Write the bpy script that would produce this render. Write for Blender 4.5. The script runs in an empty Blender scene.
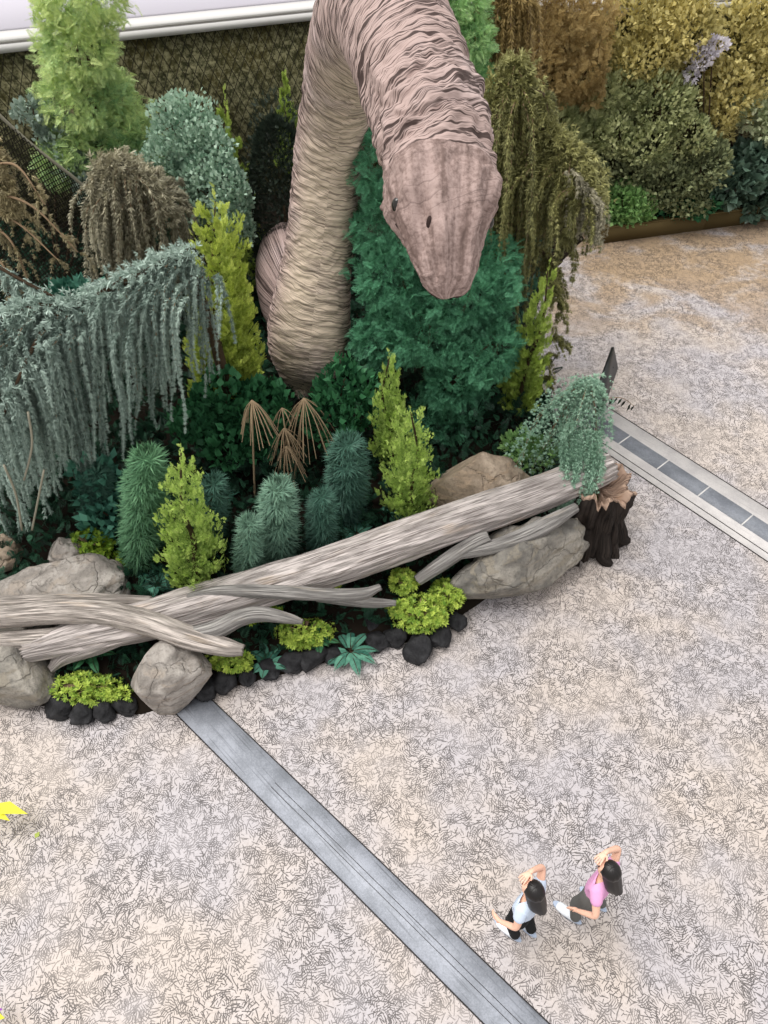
import bpy, math
import numpy as np
from mathutils import Vector, noise
rng = np.random.default_rng(11)
sc = bpy.context.scene
COL = sc.collection
PI = math.pi
# ------------------------------------------------------------------ camera geometry
CAMH, F, PITCH = 8.0, 740.0, math.radians(48.9)
CP, SP = math.cos(PITCH), math.sin(PITCH)
def ray(px, py):
    a = (px - 384.0) / F; b = (512.0 - py) / F
    return np.array([a, CP + b * SP, -SP + b * CP])
def onz(px, py, z=0.0):
    d = ray(px, py); t = (z - CAMH) / d[2]; return np.array([0, 0, CAMH]) + d * t
def ony(px, py, Y):
    d = ray(px, py); return np.array([0, 0, CAMH]) + d * (Y / d[1])
def depth_of(p):
    return p[1] * CP - (p[2] - CAMH) * SP
cam = bpy.data.cameras.new('camera'); co = bpy.data.objects.new('camera', cam); COL.objects.link(co)
cam.sensor_fit = 'VERTICAL'; cam.sensor_height = 36.0; cam.lens = F / 1024.0 * 36.0
co.location = (0, 0, CAMH); co.rotation_euler = (PI / 2 - PITCH, 0, 0); cam.clip_end = 200
sc.camera = co

# ------------------------------------------------------------------ node helpers
def lin(r, g, b):
    f = lambda c: (c / 255 / 12.92) if c / 255 <= .04045 else ((c / 255 + .055) / 1.055) ** 2.4
    return (f(r), f(g), f(b), 1.0)
class NT:
    def __init__(s, m):
        m.use_nodes = True; s.t = m.node_tree; s.t.nodes.clear()
        s.out = s.t.nodes.new('ShaderNodeOutputMaterial')
    def n(s, typ, ins=None, **props):
        nd = s.t.nodes.new('ShaderNode' + typ)
        for k, v in props.items(): setattr(nd, k, v)
        for k, v in (ins or {}).items():
            sk = nd.inputs[k]
            if isinstance(v, bpy.types.NodeSocket): s.t.links.new(v, sk)
            elif isinstance(v, bpy.types.Node): s.t.links.new(v.outputs[0], sk)
            else: sk.default_value = v
        return nd
    def m(s, op, a, b=0.0, c=None, clamp=False):
        ins = {0: a, 1: b}
        if c is not None: ins[2] = c
        return s.n('Math', ins, operation=op, use_clamp=clamp).outputs[0]
    def vm(s, op, a, b=(0, 0, 0)):
        return s.n('VectorMath', {0: a, 1: b}, operation=op).outputs[0]
    def mix(s, f, a, b, blend='MIX'):
        nd = s.t.nodes.new('ShaderNodeMix'); nd.data_type = 'RGBA'; nd.blend_type = blend; nd.clamp_factor = True
        for i, v in ((0, f), (6, a), (7, b)):
            if isinstance(v, bpy.types.NodeSocket): s.t.links.new(v, nd.inputs[i])
            else: nd.inputs[i].default_value = v
        return nd.outputs[2]
    def ss(s, v, a, b, lo=0.0, hi=1.0):
        return s.n('MapRange', {0: v, 1: a, 2: b, 3: lo, 4: hi}, interpolation_type='SMOOTHSTEP').outputs[0]
    def noise(s, vec, scale, detail=3.0, rough=.55, dist=0.0, dim='3D'):
        return s.n('TexNoise', {'Vector': vec, 'Scale': scale, 'Detail': detail, 'Roughness': rough, 'Distortion': dist}, noise_dimensions=dim)
    def done(s, sh): s.t.links.new(sh.outputs[0], s.out.inputs[0])
    def pbsdf(s, col, rough=.7, spec=.3, normal=None, sub=0.0):
        ins = {'Base Color': col, 'Roughness': rough, 'Specular IOR Level': spec}
        if normal is not None: ins['Normal'] = normal
        return s.n('BsdfPrincipled', ins)
    def bump(s, h, strength=.5, dist=.02):
        return s.n('Bump', {'Height': h, 'Strength': strength, 'Distance': dist}).outputs[0]
def mat(name):
    m = bpy.data.materials.new(name); return m, NT(m)
def plain(name, c, rough=.7, spec=.3, var=.12, scale=30):
    m, t = mat(name); g = t.n('NewGeometry').outputs['Position']
    nz = t.noise(g, scale).outputs[0]
    c2 = tuple(x * (1 - var) for x in c[:3]) + (1,)
    t.done(t.pbsdf(t.mix(nz, c2, c), rough, spec)); return m
def leafmat(name, dark, light, trans=.25, rough=.55, spec=.25):
    m, t = mat(name)
    tint = t.n('Attribute', attribute_name='tint').outputs['Fac']
    isl = t.n('NewGeometry').outputs['Random Per Island']
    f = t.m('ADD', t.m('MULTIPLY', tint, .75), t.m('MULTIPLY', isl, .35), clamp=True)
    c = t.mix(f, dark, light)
    p = t.pbsdf(c, rough, spec); tr = t.n('BsdfTranslucent', {'Color': c})
    t.done(t.n('MixShader', {0: trans, 1: p.outputs[0], 2: tr.outputs[0]})); return m
def barkmat(name, a, b, rough=.85, sc_=6.0):
    m, t = mat(name)
    uv = t.n('UVMap').outputs[0]
    v = t.vm('MULTIPLY', uv, (3.2, .30, 1))
    n1 = t.noise(v, sc_, 5, .65).outputs[0]
    n2 = t.noise(t.vm('MULTIPLY', uv, (24, .26, 1)), sc_, 3, .6).outputs[0]
    n3 = t.noise(t.vm('MULTIPLY', uv, (3.5, .5, 1)), 2.2, 3).outputs[0]
    f = t.m('ADD', t.m('MULTIPLY', n1, .4), t.m('MULTIPLY', n2, .6))
    f = t.ss(f, .32, .56)
    c = t.mix(f, a, b)
    c = t.mix(t.m('MULTIPLY', t.ss(n3, .56, .72), .55), c, (b[0] * 1.0, b[1] * .86, b[2] * .68, 1))
    t.done(t.pbsdf(c, rough, .2, t.bump(f, .9, .02))); return m

# ------------------------------------------------------------------ mesh builders
class MB:
    """Collects quads/tris as numpy arrays and links them as one mesh."""
    def __init__(s): s.v = []; s.q = []; s.t = []; s.n = 0; s.tint = []; s.uv = []
    def raw(s, v, q=None, t=None, tint=.5, uv=None):
        v = np.asarray(v, float).reshape(-1, 3)
        if q is not None and len(q): s.q.append(np.asarray(q, int) + s.n)
        if t is not None and len(t): s.t.append(np.asarray(t, int) + s.n)
        s.v.append(v); s.n += len(v)
        s.tint.append(np.broadcast_to(np.asarray(tint, float), (len(v),)))
        s.uv.append(np.zeros((len(v), 2)) if uv is None else np.asarray(uv, float))
    def put(s, tv, tf, pos, fwd, up, scale, tint=None):
        """Instances of a template (y forward, z up) as real geometry."""
        pos = np.atleast_2d(pos); N = len(pos)
        fwd = unit(np.broadcast_to(fwd, (N, 3))); up = np.broadcast_to(up, (N, 3))
        side = np.cross(fwd, up); bad = np.linalg.norm(side, axis=1) < 1e-4
        if bad.any(): side[bad] = np.cross(fwd[bad], np.array([.3, .9, .1]))
        side = unit(side); u = np.cross(side, fwd)
        sv = np.broadcast_to(np.asarray(scale, float), (N,))[:, None, None]
        V = tv[None, :, 0:1] * side[:, None] + tv[None, :, 1:2] * fwd[:, None] + tv[None, :, 2:3] * u[:, None]
        V = V * sv + pos[:, None]
        k = len(tv)
        Q = tf[None] + (np.arange(N) * k)[:, None, None]
        if tint is None: tint = rng.random(N)
        s.raw(V.reshape(-1, 3), Q.reshape(-1, 4), tint=np.repeat(np.broadcast_to(tint, (N,)), k))
    def tube(s, pts, rad, seg=6, cap=True, tint=.5):
        pts = np.asarray(pts, float); n = len(pts); rad = np.broadcast_to(np.asarray(rad, float), (n,))
        T = np.gradient(pts, axis=0) if n > 2 else np.repeat((pts[1] - pts[0])[None], n, 0)
        T = unit(T); ref = np.array([0.0, 0, 1]) if abs(T[0][2]) < .9 else np.array([1.0, 0, 0])
        A = [unit(np.cross(T[0], ref))]
        for i in range(1, n):
            a = A[-1] - T[i] * np.dot(A[-1], T[i]); A.append(unit(a))
        A = np.array(A); B = np.cross(T, A)
        th = np.linspace(0, 2 * PI, seg, endpoint=False)
        ring = (np.cos(th)[None, :, None] * A[:, None] + np.sin(th)[None, :, None] * B[:, None]) * rad[:, None, None] + pts[:, None]
        i = np.arange(n - 1)[:, None] * seg; j = np.arange(seg)[None]
        q = np.stack([i + j, i + (j + 1) % seg, i + seg + (j + 1) % seg, i + seg + j], -1).reshape(-1, 4)
        L = np.concatenate([[0], np.cumsum(np.linalg.norm(np.diff(pts, axis=0), axis=1))])
        uv = np.stack([np.broadcast_to(th / (2 * PI), (n, seg)), np.broadcast_to(L[:, None], (n, seg))], -1).reshape(-1, 2)
        v = ring.reshape(-1, 3); tr = []
        if cap:
            v = np.concatenate([v, pts[:1], pts[-1:]]); uv = np.concatenate([uv, [[0, 0]], [[0, L[-1]]]])
            a, b = n * seg, n * seg + 1
            for k in range(seg):
                tr += [[a, (k + 1) % seg, k], [b, (n - 1) * seg + k, (n - 1) * seg + (k + 1) % seg]]
        s.raw(v, q, tr, tint, uv)
    def box(s, c, size, rz=0.0):
        c = np.array(c, float); h = np.array(size, float) / 2
        v = np.array([[x, y, z] for z in (-1, 1) for y in (-1, 1) for x in (-1, 1)], float) * h
        ca, sa = math.cos(rz), math.sin(rz)
        v = np.stack([v[:, 0] * ca - v[:, 1] * sa, v[:, 0] * sa + v[:, 1] * ca, v[:, 2]], 1) + c
        s.raw(v, [[0, 2, 3, 1], [4, 5, 7, 6], [0, 1, 5, 4], [2, 6, 7, 3], [0, 4, 6, 2], [1, 3, 7, 5]])
    def grid(s, V, closed=False, tint=.5, uv=None):
        n, k = V.shape[:2]; kk = k if closed else k - 1
        i = np.arange(n - 1)[:, None] * k; j = np.arange(kk)[None]
        q = np.stack([i + j, i + (j + 1) % k, i + k + (j + 1) % k, i + k + j], -1).reshape(-1, 4)
        s.raw(V.reshape(-1, 3), q, None, tint, None if uv is None else uv.reshape(-1, 2))
    def build(s, name, m, parent=None, smooth=False, offset=None):
        v = np.concatenate(s.v); off = np.zeros(3)
        if parent is not None: off = np.array(parent['_o'])
        elif offset is not None: off = np.array(offset)
        me = bpy.data.meshes.new(name)
        q = np.concatenate(s.q).reshape(-1, 4) if s.q else np.zeros((0, 4), int)
        t = np.concatenate(s.t).reshape(-1, 3) if s.t else np.zeros((0, 3), int)
        me.vertices.add(len(v)); me.vertices.foreach_set('co', (v - off).astype(np.float32).ravel())
        nl = len(q) * 4 + len(t) * 3; me.loops.add(nl)
        li = np.concatenate([q.ravel(), t.ravel()]).astype(np.int32)
        me.loops.foreach_set('vertex_index', li)
        me.polygons.add(len(q) + len(t))
        st = np.concatenate([np.arange(len(q)) * 4, len(q) * 4 + np.arange(len(t)) * 3]).astype(np.int32)
        me.polygons.foreach_set('loop_start', st)
        me.update(calc_edges=True)
        at = me.attributes.new('tint', 'FLOAT', 'POINT'); at.data.foreach_set('value', np.concatenate(s.tint).astype(np.float32))
        uv = np.concatenate(s.uv)
        if uv.any():
            ul = me.uv_layers.new(name='UVMap'); ul.data.foreach_set('uv', uv[li].astype(np.float32).ravel())
        if smooth: me.polygons.foreach_set('use_smooth', np.ones(len(me.polygons), bool))
        me.validate(); me.update()
        me.materials.append(m)
        o = bpy.data.objects.new(name, me); COL.objects.link(o)
        if parent is not None: o.parent = parent
        elif offset is not None: o.location = Vector(off)
        o['_o'] = [float(x) for x in off]
        return o
def unit(a):
    a = np.asarray(a, float); return a / np.maximum(np.linalg.norm(a, axis=-1, keepdims=True), 1e-9)
def tag(o, label, cat, group=None, kind=None):
    if label: o['label'] = label
    if cat: o['category'] = cat
    if group: o['group'] = group
    if kind: o['kind'] = kind
    return o
def thing(name, loc, label, cat, group=None):
    o = bpy.data.objects.new(name, None); COL.objects.link(o); o.location = Vector(loc)
    o['_o'] = [float(x) for x in loc]; o.empty_display_size = .1
    return tag(o, label, cat, group)
def cr(pts, n):
    """Catmull-Rom through rows of pts (any columns)."""
    P = np.asarray(pts, float); P = np.vstack([2 * P[0] - P[1], P, 2 * P[-1] - P[-2]])
    L = len(P) - 3; u = np.linspace(0, L - 1e-6, n); i = u.astype(int); t = (u - i)[:, None]
    a, b, c, d = P[i], P[i + 1], P[i + 2], P[i + 3]
    return .5 * (2 * b + (c - a) * t + (2 * a - 5 * b + 4 * c - d) * t ** 2 + (3 * b - a - 3 * c + d) * t ** 3)
def fbm(p, oc=4):
    return noise.fractal(Vector(p), 1.0, 2.0, oc)

# ------------------------------------------------------------------ foliage templates (y forward, z up)
def T_leaf(w=.3, fold=.1):
    return np.array([[0, 0, 0], [w, .45, fold], [0, 1, 0], [-w, .45, fold]], float), np.array([[0, 1, 2, 3]])
def T_frond(n=7, w=.055, spread=50, droop=.15, l0=.42, tipl=.22):
    V, Q = [], []
    def blade(b, d, L, w_):
        nrm = np.array([0, 0, 1.0]); s_ = unit(np.cross(d, nrm)); k = len(V)
        V.extend([b, b + d * L * .45 + s_ * w_, b + d * L, b + d * L * .45 - s_ * w_]); Q.append([k, k + 1, k + 2, k + 3])
    for i in range(n):
        t = (i + .4) / n; b = np.array([0, t * .85, -droop * t * t])
        L = l0 * (1 - .75 * t) + .08
        for sg in (-1, 1):
            a = math.radians(spread - 12 * t); d = unit(np.array([sg * math.sin(a), math.cos(a), .18 - droop * t]))
            blade(b, d, L, w * (1.2 - .5 * t))
    blade(np.array([0, .72, -droop * .5]), unit(np.array([0, 1, -droop])), .3, w)
    blade(np.array([0, 0, 0]), np.array([0, 1.0, -droop * .6]), .85, w * .3)
    return np.array(V), np.array(Q)
def T_tuft(n=6, ang=50, w=.07, seed=0, up=0.0):
    r = np.random.default_rng(seed); V, Q = [], []
    for i in range(n):
        a = 2 * PI * i / n + r.random() * .6; e = math.radians(ang + r.uniform(-14, 14))
        d = np.array([math.sin(e) * math.cos(a), math.cos(e), math.sin(e) * math.sin(a)])
        s_ = unit(np.cross(d, np.array([0, 1.0, .01]))); L = r.uniform(.75, 1.05); k = len(V)
        V += [s_ * w * .5, d * L * .5 + s_ * w, d * L, d * L * .5 - s_ * w]; Q.append([k, k + 1, k + 2, k + 3])
    return np.array(V), np.array(Q)
LEAF = T_leaf(); LEAFW = T_leaf(.42, .06); LEAFN = T_leaf(.16, .05)
FROND = T_frond(); FRONDD = T_frond(9, .034, 55, .35, .45); FRONDS = T_frond(6, .05, 42, .05, .42)
TUFT = T_tuft(7, 42, .10); TUFTL = T_tuft(9, 62, .035, 3); ROSE = T_tuft(7, 58, .17, 5); STAR = T_tuft(11, 75, .05, 8)

# ------------------------------------------------------------------ materials
M = {}
M['con_gold'] = leafmat('golden conifer foliage', lin(72,108,38), lin(232,244,124))
M['con_lime'] = leafmat('lime conifer foliage', lin(64,108,44), lin(220,244,134))
M['con_olive'] = leafmat('olive conifer foliage', lin(70,104,42), lin(208,228,116))
M['cedar'] = leafmat('blue cedar needles', lin(58,80,72), lin(186,206,194), .1)
M['cedar_green'] = leafmat('sea green cedar needles', lin(92,132,110), lin(180,212,188), .1)
M['brown_weep'] = leafmat('grey brown needles', lin(88,86,70), lin(188,182,156), .15)
M['tan_weep'] = leafmat('tan brown needles', lin(92,84,62), lin(176,164,126), .15)
M['dark_weep'] = leafmat('olive dark needles', lin(36,42,22), lin(168,166,108), .15)
M['gold_weep'] = leafmat('golden brown needles', lin(110,94,56), lin(184,160,104), .2)
M['bright'] = leafmat('fresh green leaflets', lin(104,158,118), lin(220,234,156), .2)
M['silver'] = leafmat('silvery green leaves', lin(80,126,102), lin(204,228,206), .25)
M['teal'] = leafmat('deep blue green sprays', lin(8,58,42), lin(118,188,146), .2)
M['teal_pine'] = leafmat('blue pine needles', lin(34,76,64), lin(136,172,148), .1)
M['dim_pine'] = leafmat('dim blue green pine needles', lin(22, 56, 50), lin(84, 124, 106), .1)
M['green_pine'] = leafmat('green pine needles', lin(30,76,50), lin(112,158,116), .1)
M['blackgreen'] = leafmat('black green yew', lin(18, 28, 22), lin(50, 62, 50), .05)
M['darkbroad'] = leafmat('dark green broad leaves', lin(14,58,38), lin(76,138,92), .2)
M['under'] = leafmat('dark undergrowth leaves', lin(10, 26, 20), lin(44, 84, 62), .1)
M['sedum'] = leafmat('yellow green sedum', lin(88,128,40), lin(196,214,98), .25)
M['moss'] = leafmat('moss green', lin(70, 110, 28), lin(150, 176, 60), .2)
M['fern'] = leafmat('blue green fern', lin(20,76,64), lin(104,164,140), .2)
M['emerald'] = leafmat('emerald leaves', lin(80,156,106), lin(196,226,160), .3)
M['far_gold'] = leafmat('yellow olive leaves', lin(150,142,84), lin(240,228,160), .3)
M['far_green'] = leafmat('mid green leaves', lin(86,104,60), lin(206,210,156), .25)
M['far_brown'] = leafmat('ochre brown leaves', lin(116,96,58), lin(204,180,124), .25)
M['far_dark'] = leafmat('dark olive leaves', lin(40,54,34), lin(156,164,120), .15)
M['far_pale'] = leafmat('pale green leaves', lin(132, 152, 104), lin(220, 224, 190), .25)
M['far_glossy'] = leafmat('glossy dark leaves', lin(30, 54, 40), lin(110, 136, 118), .1, .3, .5)
M['round_green'] = leafmat('fresh rounded leaves', lin(62,108,58), lin(158,198,124), .25)
M['grey_creeper'] = leafmat('grey green small leaves', lin(72, 92, 78), lin(176, 194, 180), .15)
M['white_flower'] = leafmat('whitish lilac petals', lin(170,164,176), lin(236,232,238), .2)
M['yellow_leaf'] = leafmat('bright yellow leaf', lin(200, 200, 40), lin(244, 240, 90), .35)
M['purple'] = leafmat('purple petals', lin(110, 50, 150), lin(170, 90, 190), .3)
M['twig'] = plain('dry brown twig', lin(140, 118, 94), .85, .1)
M['straw'] = plain('pale dry straw', lin(172, 150, 122), .85, .1)
M['trunk'] = barkmat('dark bark', lin(44, 34, 26), lin(96, 78, 60))
M['log'] = barkmat('weathered log', lin(104, 95, 89), lin(198, 189, 185))
M['branch'] = barkmat('driftwood branch', lin(112, 102, 94), lin(204, 194, 186))
M['greylimb'] = barkmat('grey driftwood', lin(98, 95, 93), lin(174, 170, 166))
M['stump_top'] = barkmat('broken stump wood', lin(84, 62, 50), lin(176, 150, 132))
M['stump'] = barkmat('dark stump bark', lin(15, 13, 12), lin(54, 47, 43))
M['black'] = plain('black panel', lin(30, 33, 33), .45, .4, .1)
M['post'] = plain('dark steel post', lin(52, 54, 55), .5, .4)

def rockmat(name, a, b, c, moss=0.0):
    m, t = mat(name)
    g = t.n('TexCoord').outputs['Object']
    n1 = t.noise(g, 2.2, 5, .6, .4).outputs[0]; n2 = t.noise(g, 22, 4, .7).outputs[0]
    n3 = t.noise(t.vm('MULTIPLY', g, (1, 1, 4)), 3.0, 4, .55, .8).outputs[0]
    col = t.mix(t.ss(n1, .36, .66), a, b); col = t.mix(t.ss(n3, .5, .64), col, c)
    col = t.mix(t.m('MULTIPLY', t.ss(n2, .46, .72), .5), col, tuple(x * .5 for x in a[:3]) + (1,))
    vo = t.n('TexVoronoi', {'Vector': t.vm('ADD', g, t.vm('MULTIPLY', t.noise(g, 3.0).outputs[1], (.45, .45, .45))), 'Scale': 1.6}, feature='DISTANCE_TO_EDGE').outputs[0]
    crack = t.ss(vo, .0, .03); col = t.mix(t.m('MULTIPLY', t.m('SUBTRACT', 1.0, crack), t.ss(n1, .48, .62, 0, .35)), col, tuple(x * .28 for x in a[:3]) + (1,))
    h = t.m('ADD', t.m('ADD', t.m('MULTIPLY', n1, .6), t.m('MULTIPLY', n2, .35)), t.m('MULTIPLY', crack, .25))
    t.done(t.pbsdf(col, .85, .2, t.bump(h, .9, .06))); return m
M['rock_grey'] = rockmat('grey boulder stone', lin(128, 122, 116), lin(184, 177, 170), lin(156, 146, 136))
M['rock_tan'] = rockmat('tan boulder stone', lin(132, 118, 102), lin(176, 160, 142), lin(154, 136, 116))
M['rock_strata'] = rockmat('layered boulder stone', lin(112, 109, 104), lin(164, 158, 148), lin(138, 131, 119))
M['rock_dark'] = rockmat('dark edging stone', lin(26, 26, 28), lin(62, 62, 64), lin(40, 40, 43))

def floormat():
    m, t = mat('stamped concrete paving'); t_ = t
    P = t.n('NewGeometry').outputs['Position']
    w = t.vm('SUBTRACT', t.noise(P, 2.6, 2).outputs[1], (.5, .5, .5))
    sc1 = t.n('VectorMath', {0: w, 'Scale': .05}, operation='SCALE').outputs[0]
    P2 = t.vm('ADD', P, sc1)
    masks = []
    def layer(s, l, wd, off, par=0.0, dens=1.0):
        Q = t.vm('MULTIPLY', t.vm('ADD', P2, off), (1, 1, 0))
        vo = t.n('TexVoronoi', {'Vector': Q, 'Scale': s}, voronoi_dimensions='2D', feature='F1')
        d = t.vm('SUBTRACT', Q, vo.outputs['Position'])
        sep = t.n('SeparateColor', {0: vo.outputs['Color']})
        r = t.n('VectorRotate', {'Vector': d, 'Angle': t.m('MULTIPLY', sep.outputs[0], 6.283)}, rotation_type='Z_AXIS')
        x = t.n('SeparateXYZ', {0: r.outputs[0]})
        u, v = x.outputs[0], x.outputs[1]
        cur = t.m('MULTIPLY', t.m('MULTIPLY', u, u), t.m('MULTIPLY', t.m('SUBTRACT', sep.outputs[1], .5), 5.0))
        v = t.m('ADD', v, cur)
        if par:
            lim = t.ss(t.m('ABSOLUTE', v), par * 2.2, par * 2.3, 1, 0)
            v = t.m('SUBTRACT', t.m('PINGPONG', t.m('ADD', v, t.m('MULTIPLY', t.m('ABSOLUTE', u), .35)), par), par * .5)
        a = t.ss(t.m('ABSOLUTE', v), wd * .35, wd, 1, 0)
        b = t.ss(t.m('ABSOLUTE', u), t.m('MULTIPLY', t.m('ADD', t.m('MULTIPLY', sep.outputs[2], .6), .4), l * .9), t.m('MULTIPLY', t.m('ADD', t.m('MULTIPLY', sep.outputs[2], .6), .4), l), 1, 0)
        k = t.m('MULTIPLY', a, b)
        if par: k = t.m('MULTIPLY', k, lim)
        if dens < 1: k = t.m('MULTIPLY', k, t.m('LESS_THAN', sep.outputs[2], dens))
        return k
    L = [layer(8.5, .078, .0052, (3.1, 1.7, 0)), layer(12, .058, .0046, (-5.3, 2.2, 0), 0, .75), layer(18, .042, .0044, (8.8, -4.1, 0), 0, .65),
         layer(3.4, .20, .005, (1.2, 9.4, 0), 0, .5), layer(6.0, .09, .0042, (12.7, 3.3, 0), .026, .75), layer(10.5, .07, .0048, (-9.7, 13.3, 0), 0, .7),
         layer(8.0, .07, .004, (4.7, 23.3, 0), .02, .7), layer(24, .032, .0042, (14.7, 3.3, 0), 0, .55)]
    k = L[0]
    for q in L[1:]: k = t.m('MAXIMUM', k, q)
    big = t.noise(P, .55, 3, .6).outputs[0]; mid = t.noise(P, 1.7, 4, .6).outputs[0]; fine = t.noise(P, 38, 3, .7).outputs[0]
    k = t.m('MULTIPLY', k, t.ss(mid, .30, .60, .5, 1))
    c = t.mix(t.ss(big, .38, .62), lin(181, 176, 179), lin(192, 181, 173))
    c = t.mix(t.ss(mid, .5, .75), c, lin(195, 187, 185))
    c = t.mix(t.m('MULTIPLY', t.ss(fine, .42, .72), .30), c, lin(120, 110, 104))
    # ochre patches that strengthen towards the far side of the plaza
    sep = t.n('SeparateXYZ', {0: P})
    st = t.noise(t.vm('MULTIPLY', P, (1, 1.2, 1)), .9, 5, .62, .5).outputs[0]
    far = t.ss(sep.outputs[1], 9.0, 13.5, 0, 1)
    sm = t.ss(t.m('ADD', st, t.m('MULTIPLY', far, .32)), .64, .84)
    sm = t.m('MULTIPLY', sm, far)
    c = t.mix(t.m('MULTIPLY', sm, .75), c, lin(160, 132, 94))
    c = t.mix(t.m('MULTIPLY', k, .86), c, lin(52, 47, 46))
    h = t.m('SUBTRACT', t.m('MULTIPLY', fine, .15), k)
    rg = t.ss(mid, .3, .7, .42, .62)
    t.done(t.pbsdf(c, rg, .35, t.bump(h, .5, .01))); return m
M['floor'] = floormat()

def stripmat(name, c1, c2, ang, groove):
    m, t = mat(name); P = t.n('NewGeometry').outputs['Position']
    r = t.n('VectorRotate', {'Vector': P, 'Angle': ang}, rotation_type='Z_AXIS').outputs[0]
    nz = t.noise(P, 3.0, 5, .65).outputs[0]; fine = t.noise(P, 60, 3, .7).outputs[0]
    st = t.noise(t.vm('MULTIPLY', r, (1.2, 40, 1)), 1.0, 3).outputs[0]
    f = t.m('ADD', t.m('MULTIPLY', nz, .6), t.m('MULTIPLY', fine, .4))
    c = t.mix(t.ss(f, .36, .64), c1, c2)
    c = t.mix(t.m('MULTIPLY', t.ss(st, .55, .7), groove), c, tuple(x * .45 for x in c1[:3]) + (1,))
    t.done(t.pbsdf(c, .55, .35, t.bump(f, .25, .005))); return m
SANG = math.radians(45)
M['strip'] = stripmat('blue grey granite', lin(136, 140, 148), lin(168, 172, 182), SANG, .55)
M['slate'] = stripmat('slate grey tile', lin(108, 112, 120), lin(136, 140, 148), SANG, .1)
M['pale'] = stripmat('pale granite border', lin(182, 178, 178), lin(204, 200, 198), SANG, .25)
M['groove'] = plain('dark joint', lin(58, 56, 56), .9, .1)
M['white'] = plain('white painted ledge', lin(206, 204, 202), .6, .3, .04)
M['lav'] = plain('lilac grey walkway', lin(190, 186, 196), .6, .3, .05)
M['kerb'] = barkmat('olive brown timber kerb', lin(58, 48, 28), lin(92, 78, 48))
M['soil'] = plain('dark damp soil', lin(34, 28, 22), .95, .1, .5, 12)
m, t = mat('green planted wall'); P = t.n('NewGeometry').outputs['Position']
nz = t.noise(P, 9, 5, .75, .3).outputs[0]; n2 = t.noise(P, 1.1, 3).outputs[0]
c = t.mix(t.ss(nz, .36, .68), lin(56, 58, 38), lin(152, 148, 112)); c = t.mix(t.ss(n2, .4, .7), c, lin(84, 78, 44), 'MIX')
c = t.mix(t.ss(nz, .45, .72), c, lin(160, 156, 120)); 
t.done(t.pbsdf(c, .9, .1, t.bump(nz, 1.0, .12))); M['greenwall'] = m
M['net'] = plain('black netting cord', lin(52, 50, 42), .8, .1)
M['netpale'] = plain('pale edging rope', lin(150, 146, 130), .8, .1)

# ------------------------------------------------------------------ floor and paving bands
b = MB(); b.raw([[-16, -8, 0], [18, -8, 0], [18, 20, 0], [-16, 20, 0]], [[0, 1, 2, 3]])
tag(b.build('floor', M['floor']), 'pale stamped concrete plaza covered in short dark leaf imprints', 'floor', None, 'structure')
def band(name, p0, p1, w0, w1, z, m, parent=None, ext=(0, 0), thick=.012):
    """Slab along the ground line p0-p1, from lateral offset w0 to w1 (metres, to the right of travel)."""
    p0 = np.array(p0[:2]); p1 = np.array(p1[:2]); d = unit(p1 - p0); n = np.array([d[1], -d[0]])
    a = p0 - d * ext[0]; c = p1 + d * ext[1]
    pts = [a + n * w0, c + n * w0, c + n * w1, a + n * w1]
    bb = MB(); v = [[*p, z - thick] for p in pts] + [[*p, z] for p in pts]
    bb.raw(v, [[3, 2, 1, 0], [4, 5, 6, 7], [0, 1, 5, 4], [1, 2, 6, 5], [2, 3, 7, 6], [3, 0, 4, 7]])
    o = bb.build(name, m, parent)
    return o
A0, A1 = onz(184, 722), onz(484, 1024); B0, B1 = onz(216, 704), onz(549, 1024)
d = unit((A1 - A0)[:2]); n = np.array([d[1], -d[0]]); wB = np.dot((B0 - A0)[:2], n); wB2 = np.dot((B1 - A0)[:2], n)
wm = (wB + wB2) / 2; sgn = 1 if wm > 0 else -1
lo, hi = min(0, wm), max(0, wm)
root = band('trim_1', A0, A1, lo, hi, .006, M['strip'], None, (.7, 2.5)); tag(root, 'blue grey granite paving band crossing the plaza from the log bed', 'paving band', None, 'structure')
for k, (a_, b_, nm) in enumerate(((lo - .008, lo + .004, 'joint'), (hi - .004, hi + .008, 'joint'), ((lo + hi) / 2 - .03, (lo + hi) / 2 - .025, 'groove'), ((lo + hi) / 2 + .03, (lo + hi) / 2 + .035, 'groove'))):
    band(nm, A0, A1, a_, b_, .009, M['groove'], root, (.7 if k < 2 else -1.3, 2.5))
C0, C1 = onz(604, 419), onz(768, 525); D0, D1 = onz(612, 437), onz(768, 546)
d2 = unit((C1 - C0)[:2]); n2v = np.array([d2[1], -d2[0]]); wd = (np.dot((D0 - C0)[:2], n2v) + np.dot((D1 - C0)[:2], n2v)) / 2
lo, hi = min(0, wd), max(0, wd)
root = band('trim_2', C0, C1, lo - .27, hi + .30, .005, M['pale'], None, (.6, 5)); tag(root, 'pale granite band with a slate tile centre beside the stump', 'paving band', None, 'structure')
sl = band('slate_inlay', C0, C1, lo, hi, .009, M['slate'], root, (.6, 5))
for a_ in (lo - .275, hi + .30, hi + .17):
    band('joint', C0, C1, a_, a_ + .012, .010, M['groove'], root, (.6, 5))
jb = MB()
for k in range(14):
    p = C0[:2] + d2 * (-.2 + k * .72); q0 = p + n2v * lo; q1 = p + n2v * hi
    c_ = (q0 + q1) / 2; jb.box([c_[0], c_[1], .0095], [abs(hi - lo), .02, .003], math.atan2(n2v[1], n2v[0]))
jb.build('tile_joint', M['white'], root)

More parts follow.
